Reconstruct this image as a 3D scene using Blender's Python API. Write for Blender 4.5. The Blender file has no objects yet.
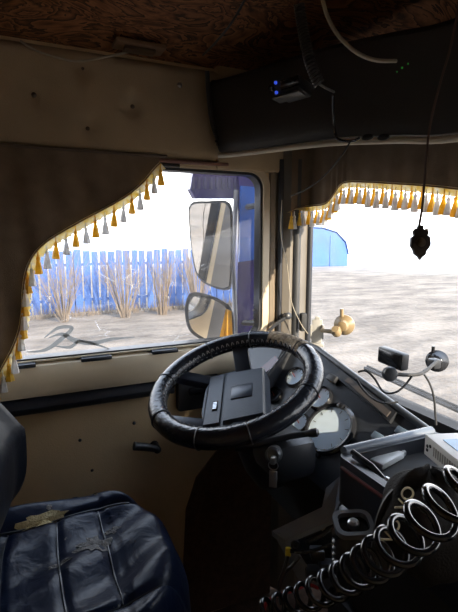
import bpy, bmesh, math, random
from mathutils import Vector as V, Matrix
random.seed(7)
sc = bpy.context.scene
COL = sc.collection
R = math.radians

# ------------------------------------------------------------------ camera
F, CX, CY = 460.0, 229.0, 306.0
YAW, PITCH = R(24), math.atan(71 / 460)
EYE = V((0, 0, 1.2))
FW = V((-math.cos(YAW) * math.cos(PITCH), math.sin(YAW) * math.cos(PITCH), -math.sin(PITCH)))
RT = V((math.sin(YAW), math.cos(YAW), 0))
UP = RT.cross(FW)
cd = bpy.data.cameras.new('camera'); cam = bpy.data.objects.new('camera', cd); COL.objects.link(cam)
cd.sensor_fit = 'VERTICAL'; cd.sensor_height = 36; cd.lens = F * 36 / 612; cd.clip_start = .02; cd.clip_end = 3000
m = Matrix((RT, UP, -FW)).transposed().to_4x4(); m.translation = EYE; cam.matrix_world = m
sc.camera = cam

# ------------------------------------------------------------------ light
w = bpy.data.worlds.new('sky'); sc.world = w; w.use_nodes = True
wn = w.node_tree.nodes; wn.clear()
wo = wn.new('ShaderNodeOutputWorld'); wb = wn.new('ShaderNodeBackground')
wt = wn.new('ShaderNodeTexCoord'); wx = wn.new('ShaderNodeSeparateXYZ'); wr = wn.new('ShaderNodeValToRGB')
wr.color_ramp.elements[0].position = 0.0; wr.color_ramp.elements[0].color = (1, .96, .92, 1)
wr.color_ramp.elements[1].position = .8; wr.color_ramp.elements[1].color = (.60, .75, 1, 1)
wr.color_ramp.elements.new(.22).color = (.90, .94, 1, 1)
wl = w.node_tree.links; wl.new(wt.outputs['Generated'], wx.inputs[0]); wl.new(wx.outputs['Z'], wr.inputs[0])
wl.new(wr.outputs[0], wb.inputs[0]); wl.new(wb.outputs[0], wo.inputs[0])
wb.inputs[1].default_value = 3.2
AZ, EL = R(72), R(21)
sdir = V((math.sin(AZ) * math.cos(EL), math.cos(AZ) * math.cos(EL), math.sin(EL)))
sl = bpy.data.lights.new('sun', 'SUN'); sl.energy = 9.0; sl.angle = R(.6); sl.color = (1, .86, .66)
so = bpy.data.objects.new('sun', sl); COL.objects.link(so); so.rotation_euler = sdir.to_track_quat('Z', 'Y').to_euler()
so.location = (20, 8, 12)
sc.view_settings.view_transform = 'Standard'; sc.view_settings.look = 'None'
sc.view_settings.exposure = 0.72; sc.view_settings.gamma = 1; sc.view_settings.use_curve_mapping = False
sc.cycles.use_denoising = True; sc.cycles.max_bounces = 12; sc.cycles.diffuse_bounces = 6
sc.cycles.transparent_max_bounces = 16; sc.cycles.sample_clamp_indirect = 6

# ------------------------------------------------------------------ measuring helpers
def ray(x, y): return FW + RT * ((x - CX) / F) + UP * ((CY - y) / F)
def D(x, y, d): return EYE + ray(x, y) * d
def PL(x, y, v, a=0):
    r = ray(x, y); return EYE + r * ((v - EYE[a]) / r[a])
def lerp(a, b, t): return a + (b - a) * t
def interp(xs, ys, x):
    if x <= xs[0]: return ys[0]
    for i in range(len(xs) - 1):
        if x <= xs[i + 1]:
            t = (x - xs[i]) / (xs[i + 1] - xs[i]); return lerp(ys[i], ys[i + 1], t)
    return ys[-1]
def spline(pts, n=8, closed=False):
    P = [V(p) for p in pts]; out = []; N = len(P)
    rng = range(N if closed else N - 1)
    for i in rng:
        if closed: a, b, c, d = P[i - 1], P[i], P[(i + 1) % N], P[(i + 2) % N]
        else: a, b, c, d = P[max(i - 1, 0)], P[i], P[i + 1], P[min(i + 2, N - 1)]
        for k in range(n):
            t = k / n
            out.append(.5 * ((2 * b) + (c - a) * t + (2 * a - 5 * b + 4 * c - d) * t * t + (3 * b - a - 3 * c + d) * t ** 3))
    if not closed: out.append(P[-1])
    return out

# ------------------------------------------------------------------ materials
MATS = {}
def mat(name, col, rough=.6, metal=0, var=.12, scale=12, bump=.0, bscale=60, col2=None, transl=0, spec=.5, coat=0):
    if name in MATS: return MATS[name]
    M = bpy.data.materials.new(name); M.use_nodes = True; nt = M.node_tree; N = nt.nodes; L = nt.links
    b = N['Principled BSDF']; out = N['Material Output']
    tc = N.new('ShaderNodeTexCoord'); nz = N.new('ShaderNodeTexNoise'); nz.inputs['Scale'].default_value = scale; nz.inputs['Detail'].default_value = 5
    L.new(tc.outputs['Object'], nz.inputs['Vector'])
    cr = N.new('ShaderNodeValToRGB'); e = cr.color_ramp.elements
    c2 = col2 or [min(1, c * (1 + var)) for c in col]; c1 = col if col2 else [c * (1 - var) for c in col]
    e[0].position = .32; e[1].position = .68
    e[0].color = (*c1, 1); e[1].color = (*c2, 1)
    L.new(nz.outputs['Fac'], cr.inputs['Fac']); L.new(cr.outputs['Color'], b.inputs['Base Color'])
    b.inputs['Roughness'].default_value = rough; b.inputs['Metallic'].default_value = metal
    b.inputs['Specular IOR Level'].default_value = spec; b.inputs['Coat Weight'].default_value = coat
    if bump:
        bn = N.new('ShaderNodeTexNoise'); bn.inputs['Scale'].default_value = bscale; bn.inputs['Detail'].default_value = 4
        L.new(tc.outputs['Object'], bn.inputs['Vector'])
        bp = N.new('ShaderNodeBump'); bp.inputs['Strength'].default_value = bump; bp.inputs['Distance'].default_value = .01
        L.new(bn.outputs['Fac'], bp.inputs['Height']); L.new(bp.outputs['Normal'], b.inputs['Normal'])
    if transl:
        tr = N.new('ShaderNodeBsdfTranslucent'); mx = N.new('ShaderNodeMixShader'); mx.inputs[0].default_value = transl
        L.new(cr.outputs['Color'], tr.inputs['Color']); L.new(b.outputs[0], mx.inputs[1]); L.new(tr.outputs[0], mx.inputs[2]); L.new(mx.outputs[0], out.inputs['Surface'])
    MATS[name] = M; return M
def glass(name, dust=.05, tint=(1, 1, 1), scratch=True):
    M = bpy.data.materials.new(name); M.use_nodes = True; nt = M.node_tree; N = nt.nodes; L = nt.links
    N.remove(N['Principled BSDF']); out = N['Material Output']
    tp = N.new('ShaderNodeBsdfTransparent'); tp.inputs[0].default_value = (*tint, 1)
    gl = N.new('ShaderNodeBsdfGlossy'); gl.inputs['Roughness'].default_value = .02
    lw = N.new('ShaderNodeLayerWeight'); p5 = N.new('ShaderNodeMath'); p5.operation = 'POWER'; p5.inputs[1].default_value = 5; L.new(lw.outputs['Facing'], p5.inputs[0])
    fr = N.new('ShaderNodeMath'); fr.operation = 'MULTIPLY_ADD'; fr.inputs[1].default_value = .5; fr.inputs[2].default_value = .02; L.new(p5.outputs[0], fr.inputs[0])
    m1 = N.new('ShaderNodeMixShader'); L.new(fr.outputs[0], m1.inputs[0]); L.new(tp.outputs[0], m1.inputs[1]); L.new(gl.outputs[0], m1.inputs[2])
    df = N.new('ShaderNodeBsdfTranslucent'); df.inputs[0].default_value = (.85, .83, .8, 1)
    tc = N.new('ShaderNodeTexCoord'); nz = N.new('ShaderNodeTexNoise'); nz.inputs['Scale'].default_value = 9; nz.inputs['Detail'].default_value = 8
    L.new(tc.outputs['Object'], nz.inputs['Vector'])
    mr = N.new('ShaderNodeMapRange'); mr.inputs[1].default_value = .35; mr.inputs[2].default_value = .75; mr.inputs[3].default_value = dust * .4; mr.inputs[4].default_value = dust * 1.6
    L.new(nz.outputs['Fac'], mr.inputs[0]); fac = mr.outputs[0]
    if scratch:
        vo = N.new('ShaderNodeTexVoronoi'); vo.feature = 'DISTANCE_TO_EDGE'; vo.inputs['Scale'].default_value = 9
        mp = N.new('ShaderNodeMapping'); mp.inputs['Scale'].default_value = (1, .5, 2.2); mp.inputs['Rotation'].default_value = (.7, 0, 0)
        L.new(tc.outputs['Object'], mp.inputs[0]); L.new(mp.outputs[0], vo.inputs['Vector'])
        m2 = N.new('ShaderNodeMapRange'); m2.inputs[1].default_value = 0; m2.inputs[2].default_value = .012; m2.inputs[3].default_value = .22; m2.inputs[4].default_value = 0
        L.new(vo.outputs['Distance'], m2.inputs[0])
        nz2 = N.new('ShaderNodeTexNoise'); nz2.inputs['Scale'].default_value = 14; L.new(tc.outputs['Object'], nz2.inputs['Vector'])
        m3 = N.new('ShaderNodeMapRange'); m3.inputs[1].default_value = .52; m3.inputs[2].default_value = .66; L.new(nz2.outputs['Fac'], m3.inputs[0])
        mu = N.new('ShaderNodeMath'); mu.operation = 'MULTIPLY'; L.new(m2.outputs[0], mu.inputs[0]); L.new(m3.outputs[0], mu.inputs[1])
        ad = N.new('ShaderNodeMath'); ad.operation = 'ADD'; L.new(mu.outputs[0], ad.inputs[0]); L.new(fac, ad.inputs[1]); fac = ad.outputs[0]
    m4 = N.new('ShaderNodeMixShader'); L.new(fac, m4.inputs[0]); L.new(m1.outputs[0], m4.inputs[1]); L.new(df.outputs[0], m4.inputs[2])
    L.new(m4.outputs[0], out.inputs['Surface']); MATS[name] = M; return M
def emis(name, col, s):
    M = bpy.data.materials.new(name); M.use_nodes = True; b = M.node_tree.nodes['Principled BSDF']
    b.inputs['Base Color'].default_value = (*col, 1); b.inputs['Emission Color'].default_value = (*col, 1); b.inputs['Emission Strength'].default_value = s
    MATS[name] = M; return M

beige = mat('beige_vinyl', (.62, .47, .28), .5, var=.08, scale=5, bump=.15, bscale=220)
shaded_beige = mat('shaded_beige', (.36, .275, .175), .75, var=.1, scale=5, bump=.2, bscale=300)  # same vinyl darkened, so the dimmer upper wall is in the colour
beige_trim = mat('beige_plastic', (.52, .43, .30), .38, var=.06)
black = mat('black_plastic', (.022, .024, .028), .38, var=.2, bump=.05, bscale=300)
black_gloss = mat('black_gloss', (.014, .015, .018), .16, var=.2)
black_matte = mat('black_matte', (.02, .02, .02), .75, var=.2)
grey_plastic = mat('dash_plastic', (.022, .026, .034), .42, var=.15, bump=.08, bscale=250)
hub_plastic = mat('hub_plastic', (.022, .029, .045), .40, var=.12, bump=.06, bscale=260)
rubber = mat('rubber_gasket', (.018, .02, .026), .45)
pillar_mat = mat('pillar_plastic', (.15, .135, .115), .5, var=.08)
dark_pillar = mat('dark_pillar', (.045, .047, .05), .5)
curtain_mat = mat('curtain_cloth', (.165, .118, .078), .9, var=.12, scale=20, bump=.25, bscale=400)
gold = mat('gold_thread', (.88, .58, .08), .6, var=.2, scale=60, transl=.5)
silver = mat('silver_thread', (.78, .78, .78), .6, var=.15, scale=60, transl=.5)
braid_mat = mat('braid_thread', (.9, .88, .82), .7, scale=70, col2=(.9, .72, .22), transl=.55)
white_pl = mat('white_plastic', (.75, .74, .71), .4, var=.05)
white_cable = mat('white_cable', (.32, .28, .21), .5)
steel = mat('brushed_steel', (.55, .56, .58), .28, 1)
gauge_face = mat('gauge_face', (.70, .84, .97), .5, var=.05)
chrome_black = mat('spiral_black', (.012, .013, .016), .13, var=.1, coat=.5)
mirror_m = mat('mirror_glass', (.8, .8, .8), .03, 1, var=.02)
paint = mat('violet_blue_paint', (.018, .010, .12), .25, var=.15, coat=.5)
skylit_paint = mat('skylit_blue_paint', (.02, .10, .45), .25, var=.15, coat=.5)  # bracket paint brightened to stand in for skylight
amber = mat('amber_lens', (.85, .52, .08), .2, transl=.4)
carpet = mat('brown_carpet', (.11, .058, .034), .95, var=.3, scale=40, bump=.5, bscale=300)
rail_m = mat('console_rail', (.50, .44, .34), .4)
red_trim = mat('red_trim', (.10, .010, .008), .4)
led = emis('blue_led', (.06, .13, 1), .32)
gled = emis('green_led', (.05, .9, .1), .06)
side_glass = glass('side_glass', .024)
front_glass = glass('front_glass', .025, scratch=False)
grey_decal = mat('grey_decal', (.24, .24, .23), .6, transl=.5)
lettering = mat('pale_gold_lettering', (.80, .70, .50), .6)

def wood_mat():
    M = bpy.data.materials.new('swirled_headliner'); M.use_nodes = True; nt = M.node_tree; N = nt.nodes; L = nt.links
    b = N['Principled BSDF']; tc = N.new('ShaderNodeTexCoord'); mp = N.new('ShaderNodeMapping'); mp.inputs['Scale'].default_value = (4.2, 2.0, 4.2)
    L.new(tc.outputs['Object'], mp.inputs[0])
    nz = N.new('ShaderNodeTexNoise'); nz.inputs['Scale'].default_value = 1.6; nz.inputs['Detail'].default_value = 6; nz.inputs['Distortion'].default_value = 2.2
    L.new(mp.outputs[0], nz.inputs['Vector'])
    mu = N.new('ShaderNodeMath'); mu.operation = 'MULTIPLY'; mu.inputs[1].default_value = 9; L.new(nz.outputs['Fac'], mu.inputs[0])
    fr = N.new('ShaderNodeMath'); fr.operation = 'FRACT'; L.new(mu.outputs[0], fr.inputs[0])
    cr = N.new('ShaderNodeValToRGB'); e = cr.color_ramp.elements
    e[0].color = (.045, .018, .009, 1); e[1].color = (.40, .175, .075, 1); e.new(.5).color = (.22, .088, .036, 1); e[0].position = .1
    L.new(fr.outputs[0], cr.inputs[0]); L.new(cr.outputs[0], b.inputs['Base Color']); b.inputs['Roughness'].default_value = .6
    return M
wood = wood_mat()

def leather(name, wear=.0, wearcol=(.30, .27, .22), bump=.25, bscale=28, rough=.3, col=(.014, .016, .022), spec=.5):
    M = bpy.data.materials.new(name); M.use_nodes = True; nt = M.node_tree; N = nt.nodes; L = nt.links
    b = N['Principled BSDF']; b.inputs['Specular IOR Level'].default_value = spec; tc = N.new('ShaderNodeTexCoord')
    nz = N.new('ShaderNodeTexNoise'); nz.inputs['Scale'].default_value = 11; nz.inputs['Detail'].default_value = 9; nz.inputs['Roughness'].default_value = .72
    L.new(tc.outputs['Object'], nz.inputs['Vector'])
    cr = N.new('ShaderNodeValToRGB'); e = cr.color_ramp.elements; e[0].position = 1 - wear - .62 + .3; e[1].position = e[0].position + .03
    e[0].position = .69 - wear; e[1].position = .715 - wear
    e[0].color = (*col, 1); e[1].color = (*wearcol, 1)
    L.new(nz.outputs['Fac'], cr.inputs[0]); L.new(cr.outputs[0], b.inputs['Base Color'])
    mr = N.new('ShaderNodeMapRange'); mr.inputs[1].default_value = .69 - wear; mr.inputs[2].default_value = .715 - wear; mr.inputs[3].default_value = rough; mr.inputs[4].default_value = .85
    L.new(nz.outputs['Fac'], mr.inputs[0]); L.new(mr.outputs[0], b.inputs['Roughness'])
    bn = N.new('ShaderNodeTexNoise'); bn.inputs['Scale'].default_value = bscale; bn.inputs['Detail'].default_value = 3; bn.inputs['Distortion'].default_value = .8
    L.new(tc.outputs['Object'], bn.inputs['Vector'])
    bp = N.new('ShaderNodeBump'); bp.inputs['Strength'].default_value = bump; bp.inputs['Distance'].default_value = .02
    L.new(bn.outputs['Fac'], bp.inputs['Height']); L.new(bp.outputs[0], b.inputs['Normal'])
    MATS[name] = M; return M
seat_leather = leather('worn_seat_leather', .065, bump=.2, bscale=17, rough=.36, col=(.006, .012, .034), wearcol=(.15, .14, .12), spec=.22)
back_leather = leather('seat_back_leather', -.2, bump=.12, bscale=14, rough=.38, col=(.007, .009, .014), spec=.12)
rim_leather = leather('wheel_leather', -.1, bump=.12, bscale=60, rough=.22)

# ------------------------------------------------------------------ mesh helpers
class MB:
    def __init__(s): s.v = []; s.f = []
    def add(s, vs, fs):
        o = len(s.v); s.v += [V(p) for p in vs]; s.f += [tuple(i + o for i in f) for f in fs]; return s
    def quadbox(s, a, b):      # a, b: loops of n points, a bottom ring and b top ring
        n = len(a); vs = list(a) + list(b)
        fs = [tuple(range(n - 1, -1, -1)), tuple(range(n, 2 * n))] + [(i, (i + 1) % n, n + (i + 1) % n, n + i) for i in range(n)]
        return s.add(vs, fs)
    def box(s, c, size, ax=None, bev=0):
        ax = ax or (V((1, 0, 0)), V((0, 1, 0)), V((0, 0, 1))); c = V(c); h = [x / 2 for x in size]
        bm = bmesh.new(); bmesh.ops.create_cube(bm, size=1)
        for v in bm.verts: v.co = V((v.co.x * size[0], v.co.y * size[1], v.co.z * size[2]))
        if bev: bmesh.ops.bevel(bm, geom=bm.edges[:], offset=min(bev, min(size) * .45), segments=2, affect='EDGES', profile=.5)
        bm.verts.ensure_lookup_table()
        for i, v in enumerate(bm.verts): v.index = i
        s.add([c + ax[0] * v.co.x + ax[1] * v.co.y + ax[2] * v.co.z for v in bm.verts], [[v.index for v in f.verts] for f in bm.faces])
        bm.free(); return s
    def tube(s, pts, r, seg=8, closed=False, cap=True):
        P = [V(p) for p in pts]; n = len(P); rr = r if callable(r) else (lambda t: r)
        T = []
        for i in range(n):
            a = P[i - 1] if (i or closed) else P[0]; b = P[(i + 1) % n] if (i < n - 1 or closed) else P[-1]
            t = (b - a); T.append(t.normalized() if t.length > 1e-9 else V((0, 0, 1)))
        nrm = T[0].orthogonal().normalized(); vs = []
        for i in range(n):
            nrm = (nrm - T[i] * nrm.dot(T[i]));
            if nrm.length < 1e-6: nrm = T[i].orthogonal()
            nrm.normalize(); bn = T[i].cross(nrm); q = rr(i / max(1, n - 1))
            for k in range(seg):
                a = 2 * math.pi * k / seg; vs.append(P[i] + nrm * (math.cos(a) * q) + bn * (math.sin(a) * q))
        fs = []
        for i in range(n if closed else n - 1):
            j = (i + 1) % n
            for k in range(seg): fs.append((i * seg + k, i * seg + (k + 1) % seg, j * seg + (k + 1) % seg, j * seg + k))
        if cap and not closed: fs += [tuple(range(seg - 1, -1, -1)), tuple(range((n - 1) * seg, n * seg))]
        return s.add(vs, fs)
    def lathe(s, c, axis, prof, seg=24, u=None, su=1, sv=1):   # prof: (radius, height along axis)
        c = V(c); axis = V(axis).normalized(); u = (V(u) if u is not None else axis.orthogonal()); u = (u - axis * u.dot(axis)).normalized(); v = axis.cross(u)
        vs = []; fs = []; n = len(prof)
        for r, h in prof:
            for k in range(seg):
                a = 2 * math.pi * k / seg; vs.append(c + axis * h + u * (r * su * math.cos(a)) + v * (r * sv * math.sin(a)))
        for i in range(n - 1):
            for k in range(seg): fs.append((i * seg + k, i * seg + (k + 1) % seg, (i + 1) * seg + (k + 1) % seg, (i + 1) * seg + k))
        if prof[0][0] > 1e-6: fs.append(tuple(range(seg - 1, -1, -1)))
        if prof[-1][0] > 1e-6: fs.append(tuple(range((n - 1) * seg, n * seg)))
        return s.add(vs, fs)
    def grid(s, fn, nu, nv):
        vs = [fn(i / nu, j / nv) for i in range(nu + 1) for j in range(nv + 1)]
        return s.add(vs, [(i * (nv + 1) + j, (i + 1) * (nv + 1) + j, (i + 1) * (nv + 1) + j + 1, i * (nv + 1) + j + 1) for i in range(nu) for j in range(nv)])
    def slab(s, fn, nu, nv, off):   # a grid sheet with thickness vector off
        a = len(s.v); s.grid(fn, nu, nv); b = len(s.v); s.grid(lambda i, j: V(fn(i, j)) + V(off), nu, nv)
        k = (nu + 1) * (nv + 1)
        for f in range(len(s.f) - nu * nv, len(s.f)): s.f[f] = tuple(reversed(s.f[f]))
        g = lambda i, j: a + i * (nv + 1) + j
        for i in range(nu): s.f += [(g(i + 1, 0), g(i, 0), g(i, 0) + k, g(i + 1, 0) + k), (g(i, nv), g(i + 1, nv), g(i + 1, nv) + k, g(i, nv) + k)]
        for j in range(nv): s.f += [(g(0, j), g(0, j + 1), g(0, j + 1) + k, g(0, j) + k), (g(nu, j + 1), g(nu, j), g(nu, j) + k, g(nu, j + 1) + k)]
        return s
    def prism(s, poly, off):        # planar polygon of 3D points, extruded by vector off
        a = [V(p) for p in poly]; return s.quadbox(a, [p + V(off) for p in a])
    def ring(s, outer, inner, off): # frame between two loops with equal counts, extruded
        n = len(outer); o = [V(p) for p in outer]; i_ = [V(p) for p in inner]; off = V(off)
        vs = o + i_ + [p + off for p in o] + [p + off for p in i_]; fs = []
        for k in range(n):
            j = (k + 1) % n
            fs += [(k, j, n + j, n + k), (2 * n + j, 2 * n + k, 3 * n + k, 3 * n + j), (j, k, 2 * n + k, 2 * n + j), (n + k, n + j, 3 * n + j, 3 * n + k)]
        return s.add(vs, fs)
    def obj(s, name, material, parent=None, smooth=True, origin=None):
        me = bpy.data.meshes.new(name)
        if parent is None:
            if origin is None:
                xs = [p.x for p in s.v]; ys = [p.y for p in s.v]; zs = [p.z for p in s.v]
                origin = V(((min(xs) + max(xs)) / 2, (min(ys) + max(ys)) / 2, min(zs)))
            vs = [p - origin for p in s.v]
        else: vs = s.v
        me.from_pydata([tuple(p) for p in vs], [], s.f); me.validate()
        bm = bmesh.new(); bm.from_mesh(me); bmesh.ops.recalc_face_normals(bm, faces=bm.faces[:]); bm.to_mesh(me); bm.free()
        if smooth:
            me.polygons.foreach_set('use_smooth', [True] * len(me.polygons)); me.set_sharp_from_angle(angle=R(40))
        me.materials.append(material)
        o = bpy.data.objects.new(name, me); COL.objects.link(o)
        if parent is None: o.location = origin
        else: attach(o, parent)
        return o
WORLD = {}
def wmat(o): return WORLD.get(o.name, Matrix.Translation(o.location) if o.parent is None else Matrix())
def attach(o, parent):
    o.parent = parent; o.matrix_parent_inverse = wmat(parent).inverted()
def tag(o, label, cat=None, group=None, kind=None):
    o['label'] = label
    if cat: o['category'] = cat
    if group: o['group'] = group
    if kind: o['kind'] = kind
    return o
def thing(name, loc, label, cat, group=None):
    o = bpy.data.objects.new(name, None); o.empty_display_size = .05; COL.objects.link(o); o.location = V(loc)
    return tag(o, label, cat, group)
def struct(o, label=None):
    o['kind'] = 'structure'
    if label: o['label'] = label
    return o
def place(name, me, material_mesh, parent, loc, axes=None, scale=1):   # shared-mesh part at a world place
    o = bpy.data.objects.new(name, me); COL.objects.link(o); attach(o, parent)
    M = Matrix.Identity(4)
    if axes: M = Matrix((axes[0], axes[1], axes[2])).transposed().to_4x4()
    M = Matrix.Translation(loc) @ M @ Matrix.Diagonal((scale, scale, scale, 1)); o.matrix_basis = M
    return o
def text_obj(name, s, size, parent, loc, axes, material, ext=.0008):
    cu = bpy.data.curves.new(name, 'FONT'); cu.body = s; cu.size = size; cu.extrude = ext; cu.align_x = 'CENTER'; cu.align_y = 'CENTER'
    t = bpy.data.objects.new(name + '_tmp', cu); COL.objects.link(t)
    dg = bpy.context.evaluated_depsgraph_get(); me = bpy.data.meshes.new_from_object(t.evaluated_get(dg))
    bpy.data.objects.remove(t); me.materials.clear(); me.materials.append(material)
    return place(name, me, None, parent, loc, axes)
def rrect(a0, a1, b0, b1, r, n=6):
    out = []
    for cx_, cy_, s in ((a1 - r, b1 - r, 0), (a0 + r, b1 - r, 90), (a0 + r, b0 + r, 180), (a1 - r, b0 + r, 270)):
        for k in range(n + 1): a = R(s + 90 * k / n); out.append((cx_ + r * math.cos(a), cy_ + r * math.sin(a)))
    return out

# ================================================================== THE PLACE OUTSIDE
GZ = -1.35
def ground_mat():
    M = bpy.data.materials.new('pale_dirt_yard'); M.use_nodes = True; nt = M.node_tree; N = nt.nodes; L = nt.links
    b = N['Principled BSDF']; tc = N.new('ShaderNodeTexCoord'); mp = N.new('ShaderNodeMapping'); mp.inputs['Scale'].default_value = (.5, .22, 1); mp.inputs['Rotation'].default_value = (0, 0, .5)
    L.new(tc.outputs['Object'], mp.inputs[0])
    nz = N.new('ShaderNodeTexNoise'); nz.inputs['Scale'].default_value = 2.2; nz.inputs['Detail'].default_value = 9; nz.inputs['Roughness'].default_value = .65; L.new(mp.outputs[0], nz.inputs['Vector'])
    cr = N.new('ShaderNodeValToRGB'); e = cr.color_ramp.elements; e[0].position = .36; e[1].position = .62
    e[0].color = (.044, .032, .022, 1); e[1].color = (.150, .122, .095, 1)
    L.new(nz.outputs['Fac'], cr.inputs[0]); b.inputs['Roughness'].default_value = .9
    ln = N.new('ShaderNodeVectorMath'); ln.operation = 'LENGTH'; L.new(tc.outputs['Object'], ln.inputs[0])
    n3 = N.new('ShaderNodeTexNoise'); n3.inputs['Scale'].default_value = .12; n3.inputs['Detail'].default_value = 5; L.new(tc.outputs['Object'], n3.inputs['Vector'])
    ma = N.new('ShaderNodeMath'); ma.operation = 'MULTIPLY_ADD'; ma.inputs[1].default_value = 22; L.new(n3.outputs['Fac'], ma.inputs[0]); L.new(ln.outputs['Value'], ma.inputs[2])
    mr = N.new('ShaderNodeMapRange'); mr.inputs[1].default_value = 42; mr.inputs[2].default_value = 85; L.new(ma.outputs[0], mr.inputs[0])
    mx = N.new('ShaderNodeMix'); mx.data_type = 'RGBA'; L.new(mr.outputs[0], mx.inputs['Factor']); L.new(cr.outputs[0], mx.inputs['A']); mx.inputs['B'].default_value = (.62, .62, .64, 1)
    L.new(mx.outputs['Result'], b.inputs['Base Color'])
    n2 = N.new('ShaderNodeTexNoise'); n2.inputs['Scale'].default_value = 5; n2.inputs['Detail'].default_value = 8; L.new(tc.outputs['Object'], n2.inputs['Vector'])
    bp = N.new('ShaderNodeBump'); bp.inputs['Strength'].default_value = .6; bp.inputs['Distance'].default_value = .12
    L.new(n2.outputs['Fac'], bp.inputs['Height']); L.new(bp.outputs[0], b.inputs['Normal'])
    return M
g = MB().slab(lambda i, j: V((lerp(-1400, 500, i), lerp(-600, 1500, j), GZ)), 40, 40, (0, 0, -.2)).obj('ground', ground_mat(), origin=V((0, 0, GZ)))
struct(g, 'pale rutted dirt yard outside the truck cab')

# blue plank fence
fence_blue = mat('fence_blue', (.007, .058, .23), .6, var=.25, scale=1.5)
FX = -15.6
fe = thing('plank_fence', (FX, 4, GZ), 'long blue wooden plank fence across the yard', 'fence')
pm = MB().box((0, 0, 1.0), (.03, .222, 2.0)).obj('plank', fence_blue); plank_me = pm.data; bpy.data.objects.remove(pm)
y = -6.0; k = 0
while y < 9.6:
    h = 1 + random.uniform(-.02, .02)
    o = bpy.data.objects.new('plank', plank_me); COL.objects.link(o); attach(o, fe)
    o.matrix_basis = Matrix.Translation((FX + random.uniform(-.01, .01), y, GZ + .05)) @ Matrix.Rotation(random.uniform(-.008, .008), 4, 'X') @ Matrix.Diagonal((1, random.uniform(.9, 1.05), h, 1))
    y += .262
for z in (.45, 1.6): MB().box((FX - .05, 1.8, GZ + z), (.06, 15.8, .09)).obj('rail', fence_blue, fe)
for k in range(7): MB().box((FX - .11, -6 + k * 2.5, GZ + 1), (.09, .09, 2.0)).obj('post', fence_blue, fe)

twig = mat('dry_twig', (.115, .088, .064), .9, var=.3, scale=3)
def bush(y, x, h, n, spread, lab):
    mb = MB()
    for i in range(n):
        a = random.uniform(0, 6.28); r = random.uniform(0, .15); s = random.uniform(.2, 1) * spread
        p0 = V((x + r * math.cos(a), y + r * math.sin(a), GZ)); hh = h * random.uniform(.55, 1)
        p1 = p0 + V((math.cos(a) * s * .4, math.sin(a) * s * .5, hh * .55)); p2 = p0 + V((math.cos(a) * s * .6, math.sin(a) * s + random.uniform(-.1, .1), hh))
        mb.tube([p0, p1, p2], lambda t: .011 - .007 * t, 4)
        for q in range(3):
            t = random.uniform(.4, .9); b = lerp(p0, p2, t); mb.tube([b, b + V((random.uniform(-.2, .2), random.uniform(-.3, .3), random.uniform(.1, .4)))], .004, 3)
    tag(mb.obj('dry_bush', twig), lab, 'bush', 'bare bushes along the blue fence')
bush(1.0, -14.3, 2.3, 60, 1.1, 'bare twiggy bush beside the curtain edge against the blue fence')
bush(2.8, -14.3, 2.5, 60, .9, 'bare twiggy bush taller than the blue fence, left of middle')
bush(4.0, -14.3, 2.5, 45, .6, 'narrow bare twiggy bush at the middle of the blue fence')
bush(5.2, -14.3, 2.7, 70, .8, 'dense tall bare bush left of the door mirrors')
bush(7.0, -14.3, 2.2, 45, .8, 'bare twiggy bush seen just beside the upper door mirror')
gm = MB()
for i in range(1800):
    px, py = -15.42 + random.random() ** 1.5 * .5, random.uniform(-5, 9.5); hh = random.uniform(.08, .35)
    gm.tube([(px, py, GZ), (px + random.uniform(-.08, .08), py + random.uniform(-.12, .12), GZ + hh)], lambda t: .008 - .006 * t, 3, cap=False)
tag(gm.obj('dry_grass', twig, smooth=False), 'dry yellowed grass along the foot of the blue fence', 'grass', kind='stuff')

# blue shed seen through the windscreen
shed_blue = mat('shed_blue', (.004, .07, .30), .55, var=.15, scale=.8)
shed_roof = mat('shed_roof', (.02, .10, .32), .5)
s0 = PL(303, 267, GZ, 2); s1 = PL(347, 266, GZ, 2); ax = (s1 - s0).normalized(); L_ = (s1 - s0).length; nrm = V((-ax.y, ax.x, 0))
if nrm.dot(s0) < 0: nrm = -nrm
sh = thing('blue_shed', (s0 + s1) / 2, 'bright blue shed with a rounded end beyond the yard', 'shed')
prof = [(0, 0), (L_, 0), (L_, 1.0), (L_ * .93, 1.9), (L_ * .72, 2.7), (L_ * .4, 3.05), (0, 3.1)]
MB().prism([s0 + ax * a + V((0, 0, b)) for a, b in prof], nrm * 5).obj('wall', shed_blue, sh)
rp = [(L_ + .08, .95), (L_ * .95, 1.95), (L_ * .73, 2.78), (L_ * .4, 3.13), (-.05, 3.18)]
for (a, b), (c, d) in zip(rp[:-1], rp[1:]):
    MB().prism([s0 + ax * a + V((0, 0, b)) - nrm * .1, s0 + ax * c + V((0, 0, d)) - nrm * .1, s0 + ax * c + V((0, 0, d + .07)) - nrm * .1, s0 + ax * a + V((0, 0, b + .07)) - nrm * .1], nrm * 5.2).obj('roof_panel', shed_roof, sh)
for t in (.6,): MB().box(s0 + ax * (L_ * t) + V((0, 0, 1.25)) - nrm * .03, (.06, .06, 2.5), bev=.01).obj('batten', shed_roof, sh)

# ================================================================== CAB SHELL
XL, XR, YB, ZR = -1.64, .62, -.95, 1.79
WY0, WY1, WZ0, WZ1 = -.36, .872, .785, 1.438
def YZ(x, l): return [V((x, a, b)) for a, b in l]
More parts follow.
